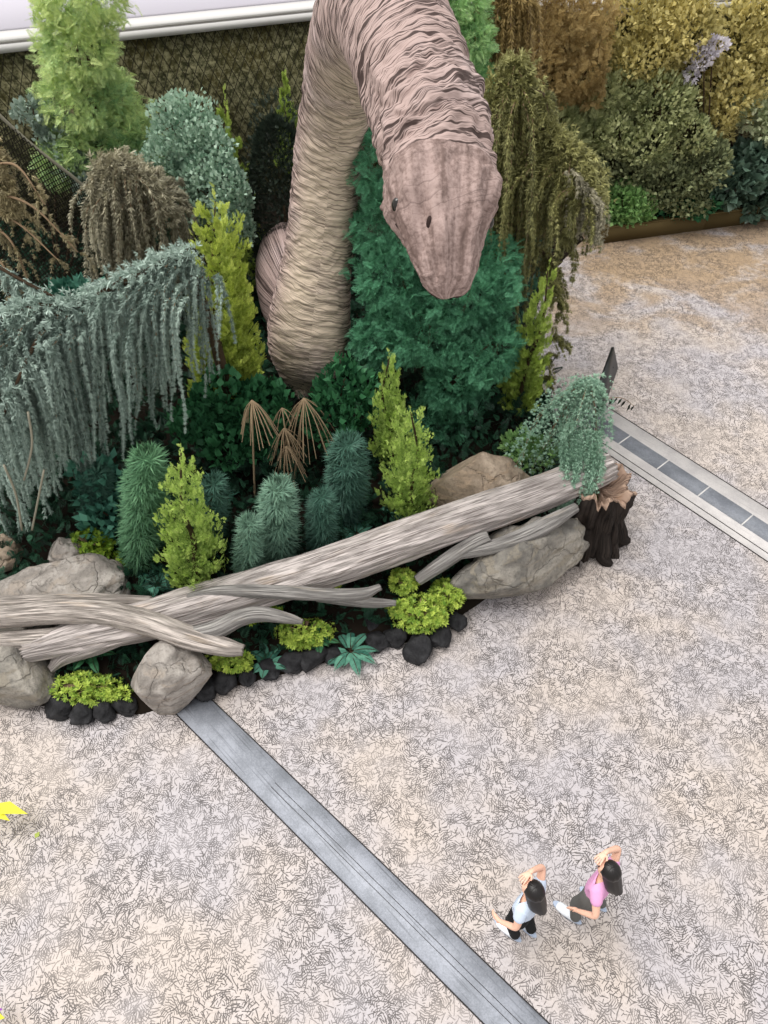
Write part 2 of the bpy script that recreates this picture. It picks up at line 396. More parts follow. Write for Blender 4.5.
# ------------------------------------------------------------------ planting bed
fe = np.array([onz(*p)[:2] for p in [(-260, 690), (-120, 700), (0, 700), (60, 708), (140, 714), (185, 704), (210, 692), (260, 680), (330, 662), (380, 646), (420, 642), (455, 620), (490, 596), (560, 562), (600, 545), (624, 520)]])
fe = fe[np.argsort(fe[:, 0])]
def bed_h(x, y):
    x = np.asarray(x, float); y = np.asarray(y, float)
    yf = np.interp(x, fe[:, 0], fe[:, 1]); d1 = (y - yf) * .85
    xr = np.interp(y, [5.5, 6.4, 7.4, 8.2, 9, 10, 11, 12.2, 13.4, 14.6], [3.1, 3.2, 3.2, 3.0, 2.75, 2.65, 2.7, 2.9, 3.4, 4.2]); d2_ = xr - x
    d_ = np.minimum(d1, d2_)
    z = np.where(d_ > 0, .02 + .30 * (1 - np.exp(-np.maximum(d_, 0) / .55)) + .045 * np.maximum(d_, 0), -.3 * np.minimum(1, -d_ * 4))
    pl = np.where((y > 14.66 + (x - 4.79) * .24) & (x > 4.3), .3, -1)
    return np.maximum(z, pl)
gx = np.arange(-12, 15, .1); gy = np.arange(3.2, 17.8, .1)
X, Y = np.meshgrid(gx, gy); Z = bed_h(X, Y)
Z = Z + np.where(Z > 0, .03 * np.sin(X * 7.1 + np.sin(Y * 5)) * np.sin(Y * 6.3), 0)
b = MB(); b.grid(np.stack([X, Y, Z], -1))
tag(b.build('soil', M['soil'], None, True), 'dark damp soil of the raised planting bed', 'soil', None, 'structure')
def base(px, py, dz=0.0):
    """Point of the bed's surface under a pixel."""
    z = .3
    for _ in range(8):
        p = onz(px, py, z); z = float(bed_h(p[0], p[1]))
    p[2] = z + dz; return p

# ------------------------------------------------------------------ far wall, ledge, netting
wl = np.array([[-15, 11.06], [-6.4, 14.0], [-.7, 15.95], [3.2, 15.9], [8, 16.6], [16, 18.6]])
def wall_strip(off0, off1, z0, z1, top=True):
    bb = MB(); d = unit(np.gradient(wl, axis=0)); nn = np.stack([-d[:, 1], d[:, 0]], 1)
    a = wl + nn * off0; c = wl + nn * off1
    V = np.stack([np.column_stack([a, np.full(len(a), z0)]), np.column_stack([a, np.full(len(a), z1)]), np.column_stack([c, np.full(len(c), z1)]), np.column_stack([c, np.full(len(c), z0)])], 1)
    bb.grid(V, True); return bb
wall = wall_strip(0, .3, 0, 3.74).build('wall_back', M['greenwall']); tag(wall, 'tall olive green planted wall behind the bed', 'wall', None, 'structure')
led = wall_strip(-.10, .35, 3.72, 3.83).build('trim_3', M['white']); tag(led, 'white painted fascia along the top of the wall', 'ledge', None, 'structure')
l2 = wall_strip(-.02, .40, 3.832, 3.86).build('trim_4', M['greylimb']); lw = wall_strip(-.04, .42, 3.862, 3.90).build('trim_7', M['white']); tag(lw, 'upper white band of the fascia above the wall', 'ledge', None, 'structure')
tag(l2, 'grey shadow gap line along the white ledge', 'ledge', None, 'structure')
l3 = wall_strip(.45, 5.0, 3.86, 3.93).build('trim_5', M['lav']); tag(l3, 'lilac grey walkway surface above the wall', 'walkway', None, 'structure')
nb = MB(); dW = unit(wl[2] - wl[0]); nW = np.array([dW[1], -dW[0]])
LW = np.linalg.norm(wl[2] - wl[0]); sp = .17
def wpt(s, z): 
    p = wl[0] + dW * s + nW * (.05 + .02 * math.sin(s * 3 + z * 2)); return [p[0], p[1], z]
for i in range(int(LW / sp) + 24):
    for sg in (1, -1):
        s0 = i * sp - (2.0 if sg > 0 else -.0)
        pts = []
        for k in range(19):
            z = .2 + k * .195; s_ = s0 + sg * (z - .2) * .5
            if 5 < s_ < LW: pts.append(wpt(s_, z))
        if len(pts) > 2: nb.tube(pts, .0075, 3, False)
tag(nb.build('netting', M['net']), 'black diamond mesh netting stretched over the green wall', 'netting')
# slanting net panel near the edge
r_ = thing('netting', ony(30, 200, 10.2), 'dark slanting net panel with a pale edge rope above the brown weeping conifers', 'netting')
q = [ony(-60, 60, 10.4), ony(95, 200, 11.0), ony(105, 330, 10.6), ony(-60, 330, 10.0)]
nb = MB(); K = 34
for i in range(-K, K + 1):
    for sg in (1, -1):
        pts = []
        for k in range(K + 1):
            u = (i + (k * sg if sg > 0 else K - k)) / K; v = k / K
            if 0 <= u <= 1: pts.append((q[0] * (1 - u) + q[1] * u) * (1 - v) + (q[3] * (1 - u) + q[2] * u) * v + [0, .03 * math.sin(u * 9 + v * 4), 0])
        if len(pts) > 1: nb.tube(pts, .008, 3, False)
nb.build('mesh_panel', M['net'], r_)
nb = MB(); nb.tube(cr([q[0], (q[0] + q[1]) / 2 + [0, 0, -.04], q[1], (q[1] * .6 + q[2] * .4)], 24), .025, 6); nb.build('edge_rope', M['netpale'], r_)

# kerb of the far planter
K0, K1 = onz(600, 244), onz(768, 221); dk = unit((K1 - K0)[:2])
kb = MB(); L = 12.0
for k in range(5):
    c_ = K0[:2] + dk * (1.2 + 2.4 * k); kb.box([c_[0] - dk[1] * .06, c_[1] + dk[0] * .06, .17], [2.39, .12, .34], math.atan2(dk[1], dk[0]))
kb.box([K0[0] + dk[0] * 6 - dk[1] * .06, K0[1] + dk[1] * 6 + dk[0] * .06, .35], [12.0, .16, .025], math.atan2(dk[1], dk[0]))
tag(kb.build('trim_6', M['kerb']), 'olive brown timber kerb of the far planter', 'kerb', None, 'structure')

# ------------------------------------------------------------------ rocks
def rock(name, label, c, size, m, seed, rz=0.0, cuts=7, amp=.22, strata=0.0, sub=5, group=None, cat='boulder', tilt=(0, 0)):
    import bmesh
    bm = bmesh.new(); bmesh.ops.create_icosphere(bm, subdivisions=sub, radius=1.0)
    V = np.array([v.co[:] for v in bm.verts]); Fc = np.array([[v.index for v in f.verts] for f in bm.faces]); bm.free()
    r = np.random.default_rng(seed); off = r.uniform(-50, 50, 3)
    disp = np.array([fbm(v * 1.1 + off, 3) * amp + fbm(v * 4 + off, 3) * amp * .26 for v in V])
    V = V * (1 + disp)[:, None]
    for _ in range(cuts):
        nn = unit(r.normal(size=3) * [1, 1, .7]); dd = r.uniform(.62, .9); e = V @ nn - dd
        V = V - np.maximum(e, 0)[:, None] * nn * .85
    V = V / np.abs(V).max(0)
    if strata:
        ph = V[:, 2] * 7 + V[:, 0] * 2.5 + np.array([fbm(v * 1.3 + off, 2) * 2.2 for v in V])
        k = np.abs(np.sin(ph)) ** .35; V = V * (1 - strata * (1 - k))[:, None]
    V = V * np.array(size) / 2
    cx, sx = math.cos(tilt[0]), math.sin(tilt[0]); V = V @ np.array([[1, 0, 0], [0, cx, sx], [0, -sx, cx]])
    cx, sx = math.cos(tilt[1]), math.sin(tilt[1]); V = V @ np.array([[cx, 0, -sx], [0, 1, 0], [sx, 0, cx]])
    ca, sa = math.cos(rz), math.sin(rz); V = V @ np.array([[ca, sa, 0], [-sa, ca, 0], [0, 0, 1]])
    bb = MB(); bb.raw(V + c, None, Fc); o = bb.build(name, m, None, True, c); return tag(o, label, cat, group)
def rock_px(name, label, px, py, zc, size, m, seed, **k):
    return rock(name, label, onz(px, py, zc), size, m, seed, **k)
rock_px('boulder', 'large smooth grey boulder behind the overlapping ends of the driftwood logs', 62, 598, .38, (1.75, 1.0, .95), M['rock_grey'], 3, rz=.25)
rock_px('boulder', 'small square grey boulder perched behind the large smooth boulder', 66, 556, .50, (.52, .45, .55), M['rock_grey'], 7, cuts=9)
rock_px('boulder', 'pinkish rounded boulder under the hanging cedar strands at the picture edge', 0, 556, .45, (.62, .5, .6), M['rock_tan'], 9)
rock_px('boulder', 'cracked olive grey boulder below the log ends, touching the plaza', 4, 668, .28, (1.45, 1.0, .80), M['rock_strata'], 12, rz=-.3, cuts=9, amp=.3)
rock_px('boulder', 'angular pale grey boulder beside the granite band, in front of the log', 166, 676, .36, (1.02, .74, .92), M['rock_grey'], 27, rz=.5, cuts=12, amp=.3)
rock_px('boulder', 'flat topped tan boulder rising behind the log, next to the lime conifers', 474, 492, .62, (1.62, .95, 1.25), M['rock_tan'], 5, rz=.15, cuts=6, amp=.15)
rock_px('boulder', 'big layered grey boulder supporting the log, beside the stump', 522, 560, .44, (2.0, .86, 1.18), M['rock_strata'], 41, rz=.5, cuts=5, strata=.09, amp=.25)

stones = [(48, 690, .2, 'pale grey pebble at the end of the sedum mat, touching the cracked boulder'), (62, 706, .3, 'dark stone under the sedum mat between two boulders'), (84, 712, .26, 'charcoal stone at the middle of the sedum mat edge'),
    (104, 710, .25, 'grey topped stone under the sedum mat end near the angular boulder'), (124, 706, .24, 'black stone tucked against the angular boulder'), (206, 690, .26, 'black stone beside the granite band start'),
    (224, 682, .3, 'long dark stone under the sedum tuft by the granite band'), (246, 676, .24, 'dark stone beneath the forked branch end'), (268, 668, .26, 'dark stone next to a blue green fern in the bed edge'), (292, 662, .3, 'black stone under the broad sedum cushion'),
    (312, 657, .28, 'charcoal stone at the end of the broad sedum cushion'), (334, 654, .22, 'dark stone behind the spreading edge fern'), (370, 622, .26, 'upper grey stone stacked by the fern, under the thin branch'), (377, 641, .26, 'rounded grey stone beside the spreading edge fern'), (397, 637, .26, 'bluish dark stone left of the largest sedum cushion'),
    (418, 648, .34, 'largest black stone under the biggest sedum cushion'), (440, 634, .3, 'black stone under the far side of the biggest sedum cushion'), (456, 622, .24, 'dark stone between the biggest sedum cushion and layered boulder')]
for i, (px, py, s_, lab) in enumerate(stones):
    rock_px('edging_stone', lab, px, py, s_ * .3, (s_ * 1.4, s_ * 1.05, s_ * 1.0), M['rock_grey'] if i in (0,) else M['rock_dark'], 100 + i, rz=i * .7, sub=4, amp=.3, cuts=8, group='stones edging the bed', cat='stone')

# ------------------------------------------------------------------ logs
def logmesh(bb, pts, seg=72, nring=160, amp=.05, seed=0, flat=1.0, ragged=0.0):
    """pts rows: x,y,z,r. Grooved, slightly twisted trunk."""
    C = cr(pts, nring); P = C[:, :3]; R = np.maximum(C[:, 3], .004)
    T = unit(np.gradient(P, axis=0)); up = np.array([0, 0, 1.0]); A = unit(np.cross(T, up)); B = np.cross(A, T)
    th = np.linspace(0, 2 * PI, seg, endpoint=False); s = np.concatenate([[0], np.cumsum(np.linalg.norm(np.diff(P, axis=0), axis=1))])
    D = np.zeros((nring, seg)); r = np.random.default_rng(seed); o = r.uniform(-40, 40, 3)
    for i in range(nring):
        for j in range(seg):
            a = th[j] + s[i] * .25
            D[i, j] = fbm((math.cos(a) * 2.2 + o[0], math.sin(a) * 2.2 + o[1], s[i] * .7 + o[2]), 3) * 1.0 + fbm((math.cos(a) * 7 + o[1], math.sin(a) * 7, s[i] * .9), 2) * .5
    rr = R[:, None] * (1 + amp * 2.2 * D)
    ring = P[:, None] + (np.cos(th)[None, :, None] * A[:, None] + np.sin(th)[None, :, None] * B[:, None] * flat) * rr[:, :, None]
    if ragged:
        for i_, sg in ((0, -1), (1, -.6), (nring - 1, 1), (nring - 2, .6)):
            rg = r.uniform(0, ragged, seg); rg = (rg + np.roll(rg, 1)) / 2
            ring[i_] += T[i_][None] * sg * rg[:, None]
    uv = np.stack([np.broadcast_to(th / (2 * PI), (nring, seg)), np.broadcast_to(s[:, None], (nring, seg))], -1)
    n0 = bb.n
    bb.grid(ring, True, uv=uv)
    for e, i_ in ((0, 0), (1, nring - 1)):
        c_ = ring[i_].mean(0) - T[i_] * (.02 if e else -.02); k = bb.n; idx = n0 + i_ * seg + np.arange(seg)
        tri = [[k, *( (idx[(j + 1) % seg], idx[j]) if e == 0 else (idx[j], idx[(j + 1) % seg]))] for j in range(seg)]
        bb.v.append(c_[None]); bb.n += 1; bb.tint.append(np.array([.5])); bb.uv.append(np.array([[.5, s[i_]]])); bb.t.append(np.array(tri))
def pz(*rows):
    """rows: px, py, z, width in px -> x, y, z, r"""
    out = []
    for px, py, z, w in rows:
        p = onz(px, py, z); out.append([*p, w / 2 * depth_of(p) / F])
    return out
lg = thing('fallen_log', onz(300, 580, .75), 'long weathered grey fallen trunk lying across the boulders to the stump', 'log')
bb = MB(); logmesh(bb, pz((30, 650, .52, 24), (90, 634, .58, 36), (160, 617, .66, 40), (240, 594, .74, 42), (330, 566, .84, 42), (430, 531, .94, 41), (520, 500, 1.02, 38), (588, 475, 1.08, 33), (606, 468, 1.10, 28)), 96, 220, .055, 4, 1, .08); bb.build('trunk', M['log'], lg, True)
bb = MB(); logmesh(bb, pz((-40, 642, .60, 16), (20, 640, .60, 20), (80, 634, .62, 18), (130, 625, .66, 10)), 40, 70, .05, 6, 1, .04); bb.build('root_strand', M['branch'], lg, True)
bb = MB(); logmesh(bb, pz((52, 668, .30, 8), (66, 655, .42, 18), (100, 642, .56, 22), (150, 626, .64, 12)), 40, 60, .06, 8, 1, .03); bb.build('root_strand', M['log'], lg, True)
bb = MB(); logmesh(bb, pz((-40, 606, .66, 14), (20, 603, .70, 16), (80, 600, .72, 14), (150, 600, .74, 8)), 40, 70, .05, 16, 1, .03); bb.build('root_strand', M['branch'], lg, True)
br = thing('driftwood_branch', onz(120, 622, .8), 'pale forked driftwood branch lying over the front of the long trunk', 'branch')
bb = MB(); logmesh(bb, pz((-40, 617, .82, 20), (0, 617, .82, 22), (50, 613, .84, 24), (100, 613, .84, 25), (150, 624, .82, 25), (190, 638, .78, 23), (225, 647, .72, 18), (242, 650, .70, 11)), 56, 130, .05, 10, 1, .03); bb.build('limb', M['branch'], br, True)
bb = MB(); logmesh(bb, pz((180, 637, .78, 14), (212, 631, .80, 19), (240, 618, .82, 17), (262, 614, .82, 15), (290, 619, .80, 10), (302, 622, .79, 5)), 44, 80, .05, 12, 1, .02); bb.build('side_limb', M['greylimb'], br, True)
bb = MB(); logmesh(bb, pz((190, 596, .92, 6), (225, 591, .94, 12), (280, 592, .93, 14), (330, 595, .90, 13), (362, 594, .88, 12), (378, 588, .90, 7)), 40, 110, .06, 13, 1, .05)
tag(bb.build('driftwood_branch', M['greylimb'], None, True, onz(280, 592, .93)), 'thin straight grey branch with a splintered end below the long trunk', 'branch')
bb = MB(); logmesh(bb, pz((318, 598, .62, 8), (350, 601, .60, 10), (375, 603, .56, 10), (395, 603, .52, 6)), 32, 60, .05, 14, 1, .02)
tag(bb.build('driftwood_branch', M['greylimb'], None, True, onz(350, 600, .6)), 'short thin dark branch under the splintered branch', 'branch')
bb = MB(); logmesh(bb, pz((418, 580, .52, 11), (438, 566, .66, 14), (460, 551, .78, 15), (478, 541, .88, 15), (488, 537, .92, 13)), 44, 80, .04, 15, 1, .02)
tag(bb.build('driftwood_branch', M['greylimb'], None, True, onz(450, 560, .7)), 'sawn grey branch slanting up from the largest sedum to the boulder', 'branch')
bb = MB(); logmesh(bb, pz((455, 556, .74, 8), (490, 548, .84, 14), (520, 538, .92, 17), (548, 524, .98, 17), (575, 508, 1.0, 10)), 44, 90, .05, 17, 1, .02)
tag(bb.build('driftwood_branch', M['greylimb'], None, True, onz(520, 540, .9)), 'smooth curved driftwood limb resting on top of the layered boulder', 'branch')

# stump
sb0 = onz(600, 548, 0)
st = thing('tree_stump', (2.78, 6.58, 0), 'dark hollow tree stump with a splintered reddish top at the log end', 'tree stump')
def stump():
    c = np.array([2.78, 6.58, 0]); n_, seg = 60, 110; th = np.linspace(0, 2 * PI, seg, endpoint=False); V = np.zeros((n_, seg, 3)); UV = np.zeros((n_, seg, 2))
    hgt = np.array([.98 + .12 * fbm((math.cos(a) * 2 + 3, math.sin(a) * 2, 5), 3) + .10 * abs(math.sin(a * 4.5 + 1)) * abs(math.sin(a * 2.0)) for a in th])
    for i in range(n_):
        t_ = i / (n_ - 1)
        for j, a in enumerate(th):
            lobes = .10 * abs(math.sin(a * 2.5 + .4)) + .12 * fbm((math.cos(a) * 3, math.sin(a) * 3, t_ * 1.4), 4) + .05 * fbm((math.cos(a) * 11, math.sin(a) * 11, t_ * 1.2), 2)
            r_ = .34 + .10 * (1 - t_) ** 2.2 * (1 + lobes * 2.2) + lobes
            V[i, j] = c + [math.cos(a) * r_ * .98, math.sin(a) * r_ * .92, hgt[j] * t_]; UV[i, j] = (a / 2 / PI * 1.0, t_)
    b1 = MB(); b1.grid(V, True, uv=UV); b1.build('bark', M['stump'], st, True)
    W = np.zeros((9, seg, 3)); UW = np.zeros((9, seg, 2))
    for i, f in enumerate((1.0, 1.01, .95, .86, .76, .62, .5, .3, .02)):
        for j, a in enumerate(th):
            p = V[-1, j] - c; z = hgt[j] + (.0, .02, .04, .02, -.05, -.1, -.12, -.13, -.13)[i] + .05 * fbm((math.cos(a) * 5, math.sin(a) * 5, f * 6), 3)
            if i == 0: z = hgt[j] - .012
            W[i, j] = c + [p[0] * f, p[1] * f, z]; UW[i, j] = (a / 2 / PI, f)
    b2 = MB(); b2.grid(W, True, uv=UW); b2.build('splintered_top', M['stump_top'], st, True)
    for k, (da, L_) in enumerate(((-.3, .5), (-1.2, .45), (-2.0, .5), (.5, .4))):
        b3 = MB(); a = da; r0 = .32
        pts = [[c[0] + math.cos(a) * r0, c[1] + math.sin(a) * r0, .5, .10], [c[0] + math.cos(a) * (r0 + .12), c[1] + math.sin(a) * (r0 + .12), .2, .12], [c[0] + math.cos(a) * (r0 + .2), c[1] + math.sin(a) * (r0 + .2), .06, .10], [c[0] + math.cos(a + .1) * (r0 + .3), c[1] + math.sin(a + .1) * (r0 + .3), .0, .05]]
        logmesh(b3, pts, 28, 36, .08, 40 + k); b3.build('root', M['stump'], st, True)
stump()

# ------------------------------------------------------------------ plant generators
def trunk(root, a, b_, r0, r1, name='stem', m='trunk', bend=.04):
    a = np.array(a, float); b_ = np.array(b_, float); k = rng.normal(size=(2, 3)) * bend * np.linalg.norm(b_ - a) * [1, 1, .1]
    P = cr([a, a * .66 + b_ * .34 + k[0], a * .33 + b_ * .67 + k[1], b_], 14)
    t_ = MB(); t_.tube(P, np.linspace(r0, r1, 14), 7); return t_.build(name, M[m], root, True)
def conifer(name, label, b0, tip, W, m, n=900, size=.17, tmpl=FRONDS, spread=.55, power=.8, lo=.06, cat='conifer', group=None, tintg=.0, up=1.0):
    root = thing(name, b0, label, cat, group); b0 = np.array(b0); tip = np.array(tip); ax = tip - b0
    trunk(root, b0, b0 + ax * .9, .045, .008)
    f = MB(); nb_ = max(30, n // 40)
    bt = lo + (1 - lo) * (1 - np.sqrt(1 - np.linspace(0, .97, nb_))) ** .95; ba = np.arange(nb_) * 2.39996 + rng.normal(size=nb_) * .3; bl = rng.uniform(.70, 1.22, nb_)
    i = rng.integers(0, nb_, n); q = rng.uniform(.2, 1, n) ** .7
    R = W / 2 * (1 - bt) ** power * np.minimum(1, (bt - lo) / .10 + .55) * bl
    ang = ba[i] + rng.normal(size=n) * .30 * (1.2 - q); rad = R[i] * q
    L_ = np.linalg.norm(ax); tt = np.clip(bt[i] + (rad * .55 + rng.normal(size=n) * .035) / L_, lo * .5, 1.0)
    out = np.stack([np.cos(ang), np.sin(ang), np.zeros(n)], 1)
    P = b0 + ax * tt[:, None] + out * rad[:, None]
    d = unit(out * spread * (1.1 - .7 * tt)[:, None] + np.array([0, 0, up]) + rng.normal(size=(n, 3)) * .28)
    s = size * (1 - .4 * tt) * rng.uniform(.6, 1.15, n)
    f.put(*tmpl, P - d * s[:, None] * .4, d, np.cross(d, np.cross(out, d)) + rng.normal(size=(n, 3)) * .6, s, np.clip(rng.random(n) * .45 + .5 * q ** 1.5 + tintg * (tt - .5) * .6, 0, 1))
    # leader shoots
    k = 14; z = np.linspace(.84, 1.0, k); dd = unit(np.column_stack([rng.normal(size=(k, 2)) * .4, np.ones(k)]))
    f.put(*tmpl, b0 + ax * (z[:, None] - .06), dd, rng.normal(size=(k, 3)), size * .62, rng.uniform(.5, 1, k))
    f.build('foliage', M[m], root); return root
def ell_pts(n, c, r, lumps=0, shell=.75, seed=1):
    """Points with outward normals on a lumpy ellipsoid."""
    d = unit(rng.normal(size=(n, 3))); rr = np.ones(n)
    if lumps:
        L = unit(np.random.default_rng(seed).normal(size=(lumps, 3))); rr = .58 + .52 * np.clip((d @ L.T).max(1) * 3.2 - 2.1, 0, 1)
    rad = rr * (shell + (1 - shell) * rng.random(n)); rad[rng.random(n) < .12] *= 1.18
    return np.array(c) + d * rad[:, None] * np.array(r), unit(d / np.array(r))
def bush(name, label, b0, blobs, m, n, size, tmpl=LEAF, outw=.7, upw=.5, cat='shrub', lumps=14, stemr=.03, group=None, topt=0.0, fname='foliage', jit=.35, shell=.75):
    root = thing(name, b0, label, cat, group); f = MB(); tot = sum(np.prod(r) ** (2 / 3) for c, r in blobs)
    allz = [c[2] + r[2] for c, r in blobs] + [c[2] - r[2] for c, r in blobs]; z0, z1 = min(allz), max(allz)
    for i, (c, r) in enumerate(blobs):
        k = int(n * np.prod(r) ** (2 / 3) / tot); P, N_ = ell_pts(k, c, r, lumps, shell, i + 3)
        P[:, 2] = np.maximum(P[:, 2], b0[2] + .02)
        d = unit(N_ * outw + np.array([0, 0, upw]) + rng.normal(size=(k, 3)) * jit)
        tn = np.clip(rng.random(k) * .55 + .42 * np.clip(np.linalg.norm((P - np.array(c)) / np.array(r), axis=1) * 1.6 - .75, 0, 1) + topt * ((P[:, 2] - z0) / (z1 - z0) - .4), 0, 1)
        f.put(*tmpl, P, d, N_ + rng.normal(size=(k, 3)) * .35 + [0, 0, .6], size * rng.uniform(.7, 1.25, k), tn)
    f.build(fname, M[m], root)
    sb = MB()
    for i, (c, r) in enumerate(blobs[:6]):
        e = np.array(c) + [0, 0, r[2] * .3]; p = cr([np.array(b0) + rng.normal(size=3) * [.03, .03, 0], np.array(b0) * .6 + e * .4 + rng.normal(size=3) * .04, e], 9)
        sb.tube(p, np.linspace(stemr, stemr * .35, 9), 6)
    sb.build('stem', M['trunk'], root, True); return root
def strand(f, st_, d0, L, reach, tmpl, tsz, step, core=None, sway=.05, tint=None, drift=None):
    """One hanging shoot: leaves along d0 then falls; tufts all along it."""
    n = max(4, int(L / .09)); t_ = np.linspace(0, 1, n); s = t_ * L
    h = reach * (1 - np.exp(-s / max(reach, .05))); drop = np.maximum(0, s - h * .85)
    ph = rng.random(3) * 6.28
    P = st_ + np.outer(h, d0) - np.outer(drop, [0, 0, 1.0]) + sway * np.stack([np.sin(s * 3 + ph[0]), np.sin(s * 2.6 + ph[1]), 0 * s], 1) * t_[:, None]
    if drift is None: drift = -.17 if st_[0] < -1 else (.10 if st_[0] > 1.2 else 0)
    P = P + np.outer(drop, [drift, 0, 0])
    k = max(4, int(L / step)); u = np.sort(rng.random(k)); Q = np.stack([np.interp(u, t_, P[:, i]) for i in range(3)], 1)
    T = unit(np.gradient(P, axis=0)); D = unit(np.stack([np.interp(u, t_, T[:, i]) for i in range(3)], 1))
    tn = rng.random() if tint is None else tint
    f.put(*tmpl, Q, D + rng.normal(size=(k, 3)) * .2, rng.normal(size=(k, 3)), tsz * rng.uniform(.7, 1.2, k) * (1 - .35 * u), np.clip(tn * .6 + .4 * rng.random(k), 0, 1))
    if core is not None: core.tube(P, np.linspace(.007, .003, n), 3, False)
    return P
def weeper(name, label, b0, ridge, m, nstr, lenf, wid=.3, reach=.25, tsz=.06, step=.02, cat='weeping conifer', limb=.035, front=.6, zmin=None, tmpl=TUFT, lean=(0, 0, 0)):
    """ridge: x,y,z rows; lenf(t)-> mean hanging length at ridge parameter t."""
    root = thing(name, b0, label, cat); C = cr(ridge, 60)
    lb = MB(); lb.tube(np.vstack([cr([b0, (np.array(b0) + C[0]) / 2 + [.05, .08, .1], C[0]], 12)[:-1], C]), np.concatenate([np.linspace(limb * 1.6, limb, 11), np.linspace(limb, limb * .3, 60)]), 7); lb.build('trunk', M['trunk'], root, True)
    f = MB(); core = MB(); T = unit(np.gradient(C, axis=0)); S = unit(np.cross(T, [0, 0, 1.0]))
    for i in range(nstr):
        u = rng.random(); k = u * 59; p = C[int(k)]; s_ = S[int(k)]
        a = rng.normal() * wid; sd = np.sign(a) if a else 1
        st_ = p + s_ * a * .6 + [0, 0, .06 * rng.random() - abs(a) * .25]
        d0 = unit(s_ * sd * .9 + T[int(k)] * rng.normal() * .5 + [0, 0, .25] + np.array(lean))
        L = lenf(u) * rng.uniform(.55, 1.1)
        if zmin is not None: L = min(L, st_[2] - zmin + rng.uniform(0, .3))
        strand(f, st_, d0, L, reach * rng.uniform(.3, 1.4), tmpl, tsz, step, core if i % 2 == 0 and nstr >= 60 else None)
    # needles wrapped round the ridge itself
    k = int(60 * 22); u = rng.random(k) * 58.9; i0 = u.astype(int); fr = (u - i0)[:, None]; Q = C[i0] * (1 - fr) + C[i0 + 1] * fr
    f.put(*tmpl, Q + rng.normal(size=(k, 3)) * wid * .22, T[i0] + rng.normal(size=(k, 3)) * .8, rng.normal(size=(k, 3)), tsz * 1.2 * rng.uniform(.7, 1.2, k), rng.uniform(.5, 1, k))
    f.build('foliage', M[m], root); 
    if core.n: core.build('shoots', M['twig'], root)
    return root
def fluff(name, label, b0, top, W, m, n=700, nl=.16, cat='pine'):
    """Rounded pine of long radiating needles."""
    root = thing(name, b0, label, cat); b0 = np.array(b0); top = np.array(top); ax = top - b0
    trunk(root, b0, b0 + ax * .85, .04, .015)
    tt = rng.random(n); ang = rng.random(n) * 2 * PI; prof = np.sqrt(np.clip(1 - np.maximum(0, (tt - .62) / .42) ** 2, 0, 1)) * (.75 + .25 * np.sin(tt * 14) ** 2)
    out = np.stack([np.cos(ang), np.sin(ang), np.zeros(n)], 1); R = np.maximum(W / 2 - nl * .7, .03) * prof
    P = b0 + ax * tt[:, None] * .9 + out * R[:, None]; d = unit(out * 1.0 + np.array([0, 0, 1]) * (.35 + tt * .9)[:, None])
    f = MB(); f.put(*TUFTL, P, d, rng.normal(size=(n, 3)), nl * rng.uniform(.8, 1.15, n), np.clip(rng.random(n) * .6 + .35 * tt, 0, 1))
    f.build('needles', M[m], root); return root
def cushion(name, label, b0, r, m='sedum', n=420, size=.055, cat='ground cover plant', lumps=9, tmpl=ROSE, group=None):
    root = thing(name, b0, label, cat, group); f = MB(); b0 = np.array(b0); rs = np.random.default_rng(int(abs(b0[0] * 977 + b0[1] * 131)))
    blobs = [(b0 + [0, 0, r[2] * .15], np.array(r))]
    for _ in range(lumps):
        a = rs.random() * 6.28; q = rs.uniform(.45, .95); blobs.append((b0 + [math.cos(a) * r[0] * q, math.sin(a) * r[1] * q, r[2] * rs.uniform(.1, .55)], np.array(r) * rs.uniform(.28, .48)))
    for c, rr in blobs:
        k = int(n * np.prod(rr) ** (2 / 3) / sum(np.prod(q[1]) ** (2 / 3) for q in blobs)); P, N_ = ell_pts(k, c, rr, 0, .9); up = P[:, 2] > b0[2] - .02; P, N_ = P[up], N_[up]
        f.put(*tmpl, P, unit(N_ + [0, 0, .4]), rng.normal(size=(len(P), 3)), size * rng.uniform(.7, 1.2, len(P)))
    f.build('rosettes', M[m], root)
    s_ = MB()
    for _ in range(14):
        a = rs.random() * 6.28; e = b0 + [math.cos(a) * r[0] * .6, math.sin(a) * r[1] * .6, r[2] * .8]; s_.tube([b0 - [0, 0, .02], (b0 + e) / 2 + [0, 0, .03], e], .006, 4)
    s_.build('stem', M['twig'], root); return root
def fernplant(name, label, b0, n, L, m='fern', droop=.8, cat='fern', tmpl=None, rise=.75, group=None):
    root = thing(name, b0, label, cat, group); b0 = np.array(b0); f = MB(); s_ = MB()
    for i in range(n):
        a = rng.random() * 6.28; l_ = L * rng.uniform(.65, 1.1); t_ = np.linspace(0, 1, 12); e = rng.uniform(.55, 1.0)
        P = b0 + np.outer(t_ * l_ * e, [math.cos(a), math.sin(a), 0]) + np.outer(l_ * rise * (t_ - droop * t_ ** 2), [0, 0, 1])
        s_.tube(P, np.linspace(.006, .002, 12), 3, False); T = unit(np.gradient(P, axis=0)); sd = unit(np.cross(T, [0, 0, 1.0]))
        k = 34; u = np.linspace(.15, 1, k); Q = np.stack([np.interp(u, t_, P[:, j]) for j in range(3)], 1); D = np.stack([np.interp(u, t_, T[:, j]) for j in range(3)], 1); S2 = np.stack([np.interp(u, t_, sd[:, j]) for j in range(3)], 1)
        for sg in (-1, 1):
            f.put(*LEAFN, Q, S2 * sg + D * .55 - np.array([0, 0, .15]), np.array([0, 0, 1.0]), l_ * .17 * np.sin(np.clip(u * 1.05, 0, 1) * PI * .85 + .3), np.full(k, rng.random()))
    f.build('fronds', M[m], root); s_.build('stem', M['trunk'], root); return root

